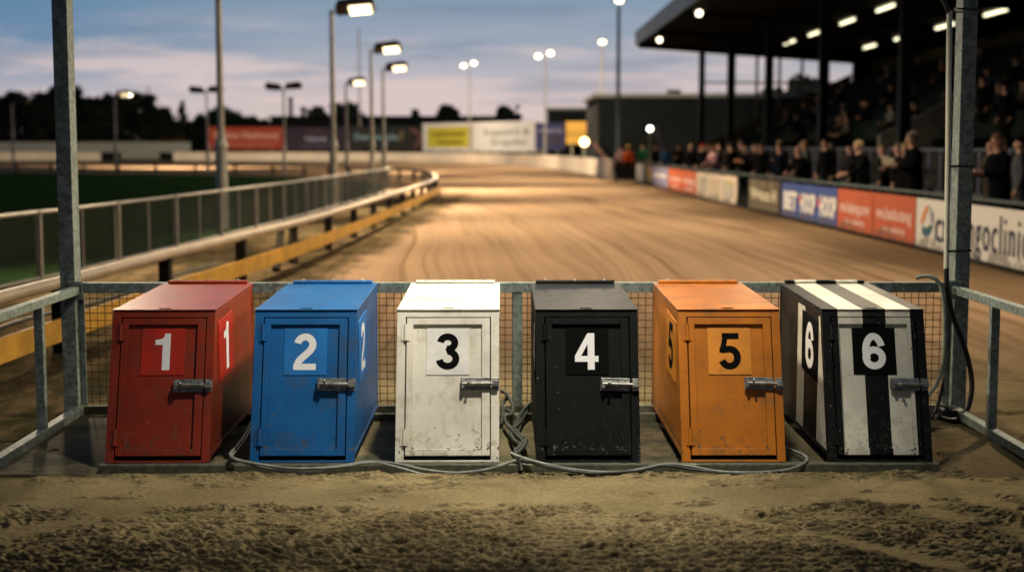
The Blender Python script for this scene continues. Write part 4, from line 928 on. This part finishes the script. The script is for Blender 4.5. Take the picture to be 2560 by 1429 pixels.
for xr, zl, ys in ((14.4, 6.9, (71.8, 66.1, 59.9, 54.0)), (18.1, 6.62, (70.7, 64.9, 58.7, 52.7))):
    for yy in ys:
        b = MB(); b.box(xr - .14, xr + .14, yy - 1.3, yy + 1.3, zl + .09, zl + .17); b.tube([(xr, yy, zl + .17), (xr, yy, zr(xr) + .01)], .03, 6); fx = gp("light_fitting", b, M_HOUSING)
        b = MB(); b.tube([(xr, yy - 1.15, zl), (xr, yy + 1.15, zl)], .055, 10); tb = b.build("light_tube", M_TUBE, fx)
for yy in (74.3, 59.5, 44.7, 29.9, 15.5):
    b = MB(); b.box(7.95, 8.45, yy - .25, yy + .25, 7.27, 7.38); fx = gp("floodlight", b, M_HOUSING)
    b = MB(); b.ball((8.15, yy - .12, 7.2), .13, .28, .13, 12, 8); b.build("lamp_lens", M_LENSF, fx)
    ld = bpy.data.lights.new("lamp_light", 'SPOT'); ld.energy = 3000; ld.color = (1, .79, .52); ld.spot_size = math.radians(145); ld.spot_blend = .6; ld.shadow_soft_size = .2
    lo = bpy.data.objects.new("lamp_light", ld); COL.objects.link(lo); lo.parent = gs; lo.location = (8.0 - GX, yy - GY, 6.9); lo.rotation_euler = Vector((-9.5, -1.5, -6.4)).to_track_quat('-Z', 'Y').to_euler()

# crowd railing on the terrace step
cr = thing("crowd_railing", "blue-grey picket railing on the terrace step behind the standing people", "railing", (9.6, 20, .62))
b = MB(); b.tube([(0, -5, 1.06), (0, 36, 1.06)], .03, 8); b.tube([(0, -5, .15), (0, 36, .15)], .025, 8); b.build("rails", plain("railing_paint", (.08, .09, .12), .8), cr)
yy = -5; M_PICK = plain("picket_paint", (.12, .13, .2), .8)
while yy < 36: b = MB(); b.box(-.012, .012, yy - .03, yy + .03, .17, 1.04); b.build("picket", M_PICK, cr); yy += .85

# ------------------------------------------------------------------ people
SKIN = solid("skin_light", (.33, .19, .13)); SKINL = solid("skin_pink", (.42, .22, .17))
def skin_mesh(nodes, edges, levels=1):
    me = bpy.data.meshes.new("body"); me.from_pydata([n[0] for n in nodes], edges, []); me.update()
    o = bpy.data.objects.new("body", me); COL.objects.link(o)
    sk = o.modifiers.new("skin", 'SKIN'); sk.use_smooth_shade = True
    sd = o.modifiers.new("sub", 'SUBSURF'); sd.levels = levels; sd.render_levels = levels
    for i, n in enumerate(nodes):
        r = n[1]; me.skin_vertices[0].data[i].radius = r if isinstance(r, tuple) else (r, r)
        me.skin_vertices[0].data[i].use_root = (i == 0)
    bpy.context.view_layer.update(); dg = bpy.context.evaluated_depsgraph_get()
    out = bpy.data.meshes.new_from_object(o.evaluated_get(dg)); bpy.data.objects.remove(o); return out
BODIES = {}
def body(pose):
    """faces -Y; returns (mesh with 4 slots: coat, skin, trousers, shoes; hands dict)"""
    if pose in BODIES: return BODIES[pose]
    N = []; E = []; LAB = []
    def nd(p, r, lab, par=None): N.append((Vector(p), r)); LAB.append(lab); i = len(N) - 1; (E.append((par, i)) if par is not None else None); return i
    sit = pose == 'sit'; dz = -.45 if sit else 0
    fw = .10 if pose == 'lean' else .02
    pel = nd((0, 0, .95 + dz), (.165, .125), 'coat'); be = nd((0, -fw * .3, 1.10 + dz), (.165, .13), 'coat', pel); ch = nd((0, -fw * .8, 1.28 + dz), (.185, .135), 'coat', be); uc = nd((0, -fw, 1.40 + dz), (.15, .11), 'coat', ch)
    nk = nd((0, -fw - .02, 1.49 + dz), .062, 'skin', uc); jw = nd((0, -fw - .055, 1.565 + dz), (.064, .074), 'skin', nk); hd = nd((0, -fw - .045, 1.635 + dz), (.077, .098), 'skin', jw); tp = nd((0, -fw - .035, 1.705 + dz), (.062, .078), 'skin', hd)
    nd((0, -fw - .165, 1.60 + dz), .013, 'skin', hd)
    for s in (-1, 1): nd((s * .092, -fw - .03, 1.615 + dz), .014, 'skin', hd)
    hands = {}
    for s in (-1, 1):
        sh = nd((s * .19, -fw, 1.385 + dz), .078, 'coat', uc)
        if pose == 'lean': el = (s * .25, -.20, 1.13); wr = (s * .15, -.44, 1.04)
        elif pose == 'hold': el = (s * .25, -.12, 1.11); wr = (s * .10, -.36, 1.16)
        elif sit: el = (s * .25, -.10, 1.12 + dz); wr = (s * .13, -.34, 1.06 + dz)
        else: el = (s * .27, .02, 1.11); wr = (s * .26, -.07, .86)
        e = nd(el, .056, 'coat', sh); w = nd(wr, .037, 'coat', e); d = (Vector(wr) - Vector(el)).normalized()
        pm = nd(Vector(wr) + d * .07, (.036, .026), 'skin', w); hands[s] = Vector(wr) + d * .10
        side = d.cross(Vector((0, 0, 1))).normalized() if abs(d.z) < .9 else Vector((0, 1, 0)); curl = Vector((0, 0, -1)) if abs(d.z) < .9 else Vector((-s, 0, 0))
        for f, (o1, L) in enumerate(((-.027, .065), (-.009, .078), (.010, .072), (.027, .055))):
            b0 = Vector(wr) + d * .105 + side * o1; k = nd(b0, .010, 'skin', pm); k2 = nd(b0 + d * L * .55 + curl * .012, .009, 'skin', k); nd(b0 + d * L * .8 + curl * .04, .008, 'skin', k2)
        th_ = nd(Vector(wr) + d * .055 - side * .045 * s, .012, 'skin', pm); nd(Vector(wr) + d * .09 - side * .058 * s + curl * .01, .009, 'skin', th_)
        if sit: hp = nd((s * .10, -.05, .48), .105, 'leg', pel); kn = nd((s * .12, -.46, .50), .075, 'leg', hp); an = nd((s * .12, -.44, .10), .048, 'leg', kn); nd((s * .13, -.60, .045), .042, 'shoe', an)
        else: hp = nd((s * .095, 0, .86), .108, 'leg', pel); kn = nd((s * .105, -.015, .49), .072, 'leg', hp); an = nd((s * .11, .02, .10), .05, 'leg', kn); nd((s * .125, -.14, .045), .044, 'shoe', an)
    me = skin_mesh(N, E)
    segs = [(N[a][0], N[c][0], LAB[c]) for a, c in E]; idx = {'coat': 0, 'skin': 1, 'leg': 2, 'shoe': 3}; mi = []
    for p in me.polygons:
        c = p.center; best = None
        for a, q, l in segs:
            ab = q - a; t = max(0, min(1, (c - a).dot(ab) / max(1e-9, ab.length_squared))); dd = (a + ab * t - c).length
            if best is None or dd < best[0]: best = (dd, l)
        mi.append(idx[best[1]])
    for _ in range(4): me.materials.append(SKIN)
    me.polygons.foreach_set("material_index", mi); me.polygons.foreach_set("use_smooth", [True] * len(me.polygons)); me.update()
    BODIES[pose] = (me, hands, Vector((0, -fw - .04, 1.64 + dz))); return BODIES[pose]
HAIRM = {}
def hairmesh(style, c):
    if style in HAIRM: return HAIRM[style]
    b = MB()
    def fn(d): return 1 + .05 * mnoise.noise(Vector((d.x * 6, d.y * 6, d.z * 6)))
    vs0 = MB(); vs0.ball((0, .012, .022), .092, .115, .105, 18, 14, fn=fn)
    for f in vs0.f:
        cc = sum((Vector(vs0.v[i]) for i in f), Vector()) / len(f)
        face = cc.y < -.045 and cc.z < .055
        low = cc.z < (-.02 if cc.y > .03 else .02)
        if style == 'cap': keep = cc.z > .035
        else: keep = not face and not low
        if keep: b.add([vs0.v[i] for i in f], [tuple(range(len(f)))], 0, True)
    if style == 'long':
        for i in range(16):
            a = math.radians(20 + i * 140 / 15); x0, y0 = .085 * math.cos(a) * 1.05, .03 + .085 * math.sin(a)
            b.tube([(x0, y0, .05), (x0 * 1.18, y0 * 1.1 + .01, -.06), (x0 * 1.15, y0 + .02, -.19), (x0 * .95, y0 + .015, -.27)], .024, 6, r2=.012)
    if style == 'cap': b.prism([(-.07, -.08), (-.06, -.16), (0, -.19), (.06, -.16), (.07, -.08)], .04, .052, lambda q, t: Vector((q[0], q[1], t)))
    o = b.build("hair", SKIN); me = o.data; bpy.data.objects.remove(o); HAIRM[style] = me; return me
COATM = {}
def coatmesh(sit):
    b = MB(); n = 20; rings = []
    prof = ((.62, .20, .155), (.80, .19, .15), (.98, .185, .15), (1.15, .185, .15), (1.30, .205, .155), (1.40, .185, .135), (1.455, .11, .09))
    if 'coat' in COATM: return COATM['coat']
    for z, rx, ry in prof: rings += [(rx * math.cos(2 * PI * j / n) * (1 + .03 * math.sin(5 * j)), -.03 * (z > 1.1) + ry * math.sin(2 * PI * j / n) * (1 + .03 * math.cos(3 * j + z * 5)), z) for j in range(n)]
    b.add(rings, [(i * n + j, i * n + (j + 1) % n, (i + 1) * n + (j + 1) % n, (i + 1) * n + j) for i in range(len(prof) - 1) for j in range(n)], 0, True)
    o = b.build("coat", SKIN); COATM['coat'] = o.data; bpy.data.objects.remove(o); return COATM['coat']
def setmat(o, i, m): o.material_slots[i].link = 'OBJECT'; o.material_slots[i].material = m
CM = {}
def cloth(c):
    k = .45 if max(c) < .04 else 1
    if c not in CM: CM[c] = plain("cloth", tuple(v * k for v in c), .95, 0, .25, 14, spec=0)
    return CM[c]
def person(loc, rz, pose, label, coat=(.012, .013, .016), legs=(.012, .012, .014), hair='short', hairc=(.03, .022, .015), scale=1.0, skin=None, longcoat=True, group="people standing behind the barrier", cat="person", held=None):
    t = thing("person", label, cat, loc, group, rz); t.scale = (scale,) * 3
    me, hands, hc = body(pose)
    o = bpy.data.objects.new("body", me); COL.objects.link(o); o.parent = t
    for i, m_ in enumerate((cloth(coat), skin or SKIN, cloth(legs), M_BLACK)): setmat(o, i, m_)
    if hair:
        h = bpy.data.objects.new("hair" if hair != 'cap' else "hat", hairmesh(hair, hairc)); COL.objects.link(h); h.parent = t; h.location = hc; setmat(h, 0, cloth(hairc))
    if longcoat and pose != 'sit':
        c = bpy.data.objects.new("coat", coatmesh(False)); COL.objects.link(c); c.parent = t; setmat(c, 0, cloth(coat))
    return t
FL = .12
def at(px, x): return x * F / (px - 1254)
W_ = -PI / 2   # facing -X, towards the track
def pp(px, x, pose, label, z=FL, turn=0.0, **kw): return person((x, at(px, x), z), W_ + turn, pose, label, **kw)
pp(2500, 7.95, 'hold', "woman with long light brown hair in a dark coat, right of the right frame post", hair='long', hairc=(.13, .085, .05), scale=1.05, turn=.25)
m1 = pp(2285, 8.0, 'hold', "grey-haired man in a long dark coat holding up a paper card", hairc=(.10, .09, .08), scale=1.09, turn=.1)
q = Vector((8.0, at(2285, 8.0), FL)); b = MB(); b.box(-.16, .16, -.004, .004, -.10, .10)
o = b.build("paper_card", solid("card_cream", (.35, .31, .24)), loc=(q.x - .52, q.y - .04, FL + 1.33)); o.rotation_euler = (.5, .2, -PI / 2 + .6); tag(o, "pale paper card held by the grey-haired man in the long coat", "paper")
pp(2158, 8.0, 'lean', "blond person in a black coat bending over the barrier above the orange boards", hair='short', hairc=(.25, .19, .10), scale=1.0, turn=.15)
pp(2066, 8.0, 'stand', "tall dark-haired man in a black jacket above the blue boards", hairc=(.02, .015, .012), scale=1.05, turn=.5)
pp(2003, 7.75, 'lean', "bald man resting on the rail above the BET board", hair=None, scale=.93, skin=SKINL, turn=.6)
pp(1951, 7.9, 'stand', "man in a navy coat left of the bald man", coat=(.012, .016, .028), scale=.98, turn=.6)
pp(1902, 7.9, 'stand', "man in a dark suit showing a pale blue shirt, above the brown board", coat=(.016, .016, .015), scale=.98, turn=1.0)
pp(1862, 7.8, 'hold', "dark-haired person holding an orange snack box", hairc=(.02, .014, .012), scale=.97, turn=.9)
b = MB(); b.box(-.1, .1, -.07, .07, 0, .08); q = Vector((7.8, at(1862, 7.8), 0)); tag(b.build("snack_box", solid("box_orange", (.40, .13, .04)), loc=(q.x - .30, q.y - .33, FL + 1.13), bevel=.01), "orange snack box held by the dark-haired person", "box")
pp(1829, 8.3, 'stand', "person in black half hidden behind the woman in pink", scale=.98, turn=.8, hairc=(.02, .018, .015))
pp(1788, 7.7, 'lean', "woman in a pale pink top with ginger hair leaning on the barrier", coat=(.48, .27, .30), legs=(.03, .02, .03), hair='long', hairc=(.30, .12, .05), skin=SKINL, scale=.96, longcoat=False, turn=.5)
pp(1757, 8.0, 'stand', "person in a red hat beside the woman in pink", hair='cap', hairc=(.42, .05, .05), scale=.97, turn=.7)
pp(1726, 7.9, 'stand', "fair man in dark clothes left of the red hat", hairc=(.18, .12, .07), scale=.98, turn=.9)
pp(1696, 7.9, 'hold', "young man with reddish hair in a black top above the orange-red boards", hairc=(.16, .06, .03), scale=.98, turn=1.0)
pp(1664, 7.7, 'stand', "person in a bright blue jacket behind the lavender board", coat=(.06, .17, .36), longcoat=False, scale=.95, turn=.8)
pp(1640, 8.1, 'stand', "person in black standing right of the pale feather flag", scale=.97, turn=.8)
pp(1606, 7.5, 'stand', "person in a green jacket left of the pale feather flag", coat=(.015, .10, .04), longcoat=False, scale=1.0, turn=.8)
person((6.35, 71.5, 0), W_ + .9, 'stand', "steward in an orange vest and yellow hat at the pit gate", coat=(.48, .08, .02), hair='cap', hairc=(.62, .45, .06), scale=1.02, longcoat=False, group="people at the pit gate")
person((6.1, 73.2, 0), W_ + 1.2, 'stand', "person in a pale pink top behind the orange steward", coat=(.40, .27, .26), longcoat=False, hairc=(.05, .035, .02), scale=1.0, group="people at the pit gate")
rr = random.Random(5)
for i in range(22):
    yy = 24.5 + i * 1.9 + rr.uniform(-.5, .5); xx = rr.uniform(8.7, 9.15); cc = rr.choice(((.012, .012, .014), (.02, .018, .016), (.03, .03, .035), (.05, .04, .035), (.07, .075, .085)))
    person((xx, yy, FL), W_ + rr.uniform(-.5, 1.1), rr.choice(('stand', 'stand', 'hold')), "dark-clothed spectator in the second row behind the people at the barrier", coat=cc, hair=rr.choice(('short', 'short', 'long', 'cap')), hairc=rr.choice(((.02, .015, .01), (.09, .06, .03), (.2, .15, .08), (.16, .15, .14))), scale=rr.uniform(.94, 1.04), skin=rr.choice((SKIN, SKINL)), group="second row of standing spectators")
spots = []
for i in range(60):
    row = rr.choice((1, 2, 2, 3, 3, 4, 5, 6, 7, 8, 9)); yy = rr.uniform(29, 76)
    if 43.6 < yy < 46.2 or 62.6 < yy < 65: continue
    yy = Y0 + 1 + round((yy - Y0 - 1) / .5) * .5 + .21
    if any(abs(yy - b_) < .45 and row == a_ for a_, b_ in spots): continue
    spots.append((row, yy))
    cc = rr.choice(((.012, .012, .014), (.02, .02, .018), (.03, .03, .035), (.05, .045, .04), (.10, .10, .10)))
    person((12.02 + .76 * row + .60, yy, 1.25 + .36 * row + .005), W_ + rr.uniform(-.1, .4), 'sit', "spectator in dark clothes seated among the grandstand seats", coat=cc, hairc=rr.choice(((.02, .015, .01), (.08, .05, .03), (.14, .13, .12))), group="spectators seated in the grandstand")
for (x_, y_, lb) in ((13.6, 40.3, "spectator in black standing on the lower terrace left of the near column"), (12.9, 36.5, "spectator in grey standing at the front terrace behind the crowd railing"), (15.2, 48.5, "spectator in black standing on the stairs above the pale parapet")):
    row = int((x_ - 12.02) / .76); person((x_, y_, 1.25 + .36 * row), W_ + .3, 'stand', lb, coat=(.013, .013, .014), group="spectators standing on the terraces")

# pale feather flag and two small lamps near the pit gate
ff = thing("feather_flag", "pale grey feather flag on a thin pole behind the barrier end", "flag", (7.55, 68, FL))
b = MB(); b.tube([(0, 0, 0), (0, 0, 2.2), (-.08, 0, 2.45), (-.25, 0, 2.5)], .018, 8); b.build("pole", M_POLE, ff)
b = MB(); b.prism([(.02, .7), (.22, .9), (.18, 1.7), (.02, 2.25), (-.1, 2.42), (-.25, 2.46), (-.2, 2.2), (-.02, 1.6)], -.01, .01, lambda q, t: Vector((q[0], t + .05 * math.sin(q[1] * 4), q[1]))); b.build("banner", solid("flag_grey", (.24, .25, .25)), ff)
def globe(px, py, Y, label, r, c):
    q = ony(px, py, Y); t = thing("globe_lamp", label, "lamp", (q.x, Y, 0)); b = MB(); b.tube([(0, 0, 0), (0, 0, q.z - r)], .03, 8); b.build("pole", M_POLE, t)
    b = MB(); b.ball((0, 0, q.z), r, nu=16, nv=12); b.build("globe", emit("lit_globe", c, 9), t)
globe(1625, 322, 73, "small white globe lamp above the feather flag", .13, (1, .97, .78)); globe(1461, 355, 104, "bright warm globe lamp in front of the yellow board", .30, (1, .74, .34))
b = MB(); b.bar((6.35, 98, 1.95), (7.25, 96, .6), .12, .12); b.box(7.15, 7.4, 95.9, 96.2, -.05, .75); tag(b.build("lifting_barrier", plain("faded_red_arm", (.20, .10, .08), .6)), "slanting faded red barrier arm beside the warm globe lamp", "barrier")

# ------------------------------------------------------------------ sky and light
w = bpy.data.worlds.new("World"); S.world = w; w.use_nodes = True; nt = w.node_tree; nt.nodes.clear()
class WN(NT):
    def __init__(s, t): s.t = t; s.n = t.nodes
m = WN(nt); out = m.new("ShaderNodeOutputWorld"); bg = m.new("ShaderNodeBackground"); m.link(bg.outputs[0], out.inputs[0])
tc = m.new("ShaderNodeTexCoord").outputs["Generated"]; x, y, z = m.sep(tc)
cr_ = m.new("ShaderNodeValToRGB"); m.link(m.ramp(z, 0, .16, smooth=False), cr_.inputs[0]); el = cr_.color_ramp.elements
STOPS = [(0.0, (.60, .47, .43)), (.14, (.64, .54, .52)), (.28, (.50, .47, .52)), (.45, (.30, .36, .46)), (.66, (.19, .29, .41)), (1.0, (.09, .19, .32))]
el[0].position, el[0].color = STOPS[0][0], (*STOPS[0][1], 1); el[1].position, el[1].color = STOPS[-1][0], (*STOPS[-1][1], 1)
for p_, c_ in STOPS[1:-1]: e = el.new(p_); e.color = (*c_, 1)
sky = cr_.outputs[0]
az = m.math("ARCTAN2", x, y)
left = m.ramp(az, -.10, -.36); upm = m.ramp(z, .015, .075)
sky = m.mix(m.math("MULTIPLY", m.math("MULTIPLY", left, upm), .75), sky, (.055, .19, .36))
cv = m.comb(m.math("MULTIPLY", m.math("ADD", az, m.math("MULTIPLY", z, 1.2)), 5.5), m.math("MULTIPLY", z, 46.0), .7)
cn = m.noise(cv, 1.0, 6, .56, .35); cn2 = m.noise(m.comb(m.math("MULTIPLY", az, 11.0), m.math("MULTIPLY", z, 100.0), 4.2), 1.0, 5, .6)
cl = m.ramp(m.math("ADD", m.math("MULTIPLY", cn, .72), m.math("MULTIPLY", cn2, .28)), .465, .585)
fadeup = m.ramp(z, .10, .045)
sky = m.mix(m.math("MULTIPLY", m.math("MULTIPLY", cl, fadeup), .85), sky, (.68, .56, .55))
dk = m.ramp(m.noise(m.comb(m.math("MULTIPLY", az, 6.0), m.math("MULTIPLY", z, 60.0), 9.0), 1.0, 6, .58, .3), .50, .66)
sky = m.mix(m.math("MULTIPLY", dk, .58), sky, m.mix(m.ramp(z, .01, .08), (.37, .36, .42), (.18, .25, .36)))
peach = m.math("MULTIPLY", m.ramp(az, .13, .22), m.ramp(z, .055, .035)); sky = m.mix(m.math("MULTIPLY", peach, .6), sky, (.74, .54, .43))
# dim high dusk vault and dim sky behind the viewer
sky = m.mix(m.ramp(z, .16, .55), sky, (.030, .055, .10)); sky = m.mix(m.math("MULTIPLY", m.ramp(y, .55, -.35), .88), sky, (.022, .036, .06))
ns = m.new("ShaderNodeTexSky", sky_type='NISHITA'); ns.sun_disc = False; ns.sun_elevation = math.radians(-2.5); ns.sun_rotation = math.radians(20)
addn = m.new("ShaderNodeMix", data_type='RGBA', blend_type='ADD'); addn.inputs[0].default_value = .05; m.link(sky, addn.inputs[6]); m.link(ns.outputs[0], addn.inputs[7])
m.link(addn.outputs[2], bg.inputs[0]); bg.inputs[1].default_value = 1.0
sd = bpy.data.lights.new("sun", 'SUN'); sd.energy = .06; sd.angle = math.radians(12); sd.color = (1, .75, .6); so = bpy.data.objects.new("sun", sd); COL.objects.link(so)
so.rotation_euler = Vector((-math.sin(math.radians(20)), -math.cos(math.radians(20)), -.08)).to_track_quat('-Z', 'Y').to_euler()

S.view_settings.view_transform = 'Standard'; S.view_settings.look = 'None'; S.view_settings.exposure = 0; S.view_settings.gamma = 1
S.render.engine = 'CYCLES'; S.cycles.use_denoising = True; S.cycles.max_bounces = 5; S.cycles.diffuse_bounces = 2; S.cycles.glossy_bounces = 3; S.cycles.transmission_bounces = 4
S.cycles.sample_clamp_indirect = 4.0; S.cycles.caustics_reflective = False; S.cycles.caustics_refractive = False
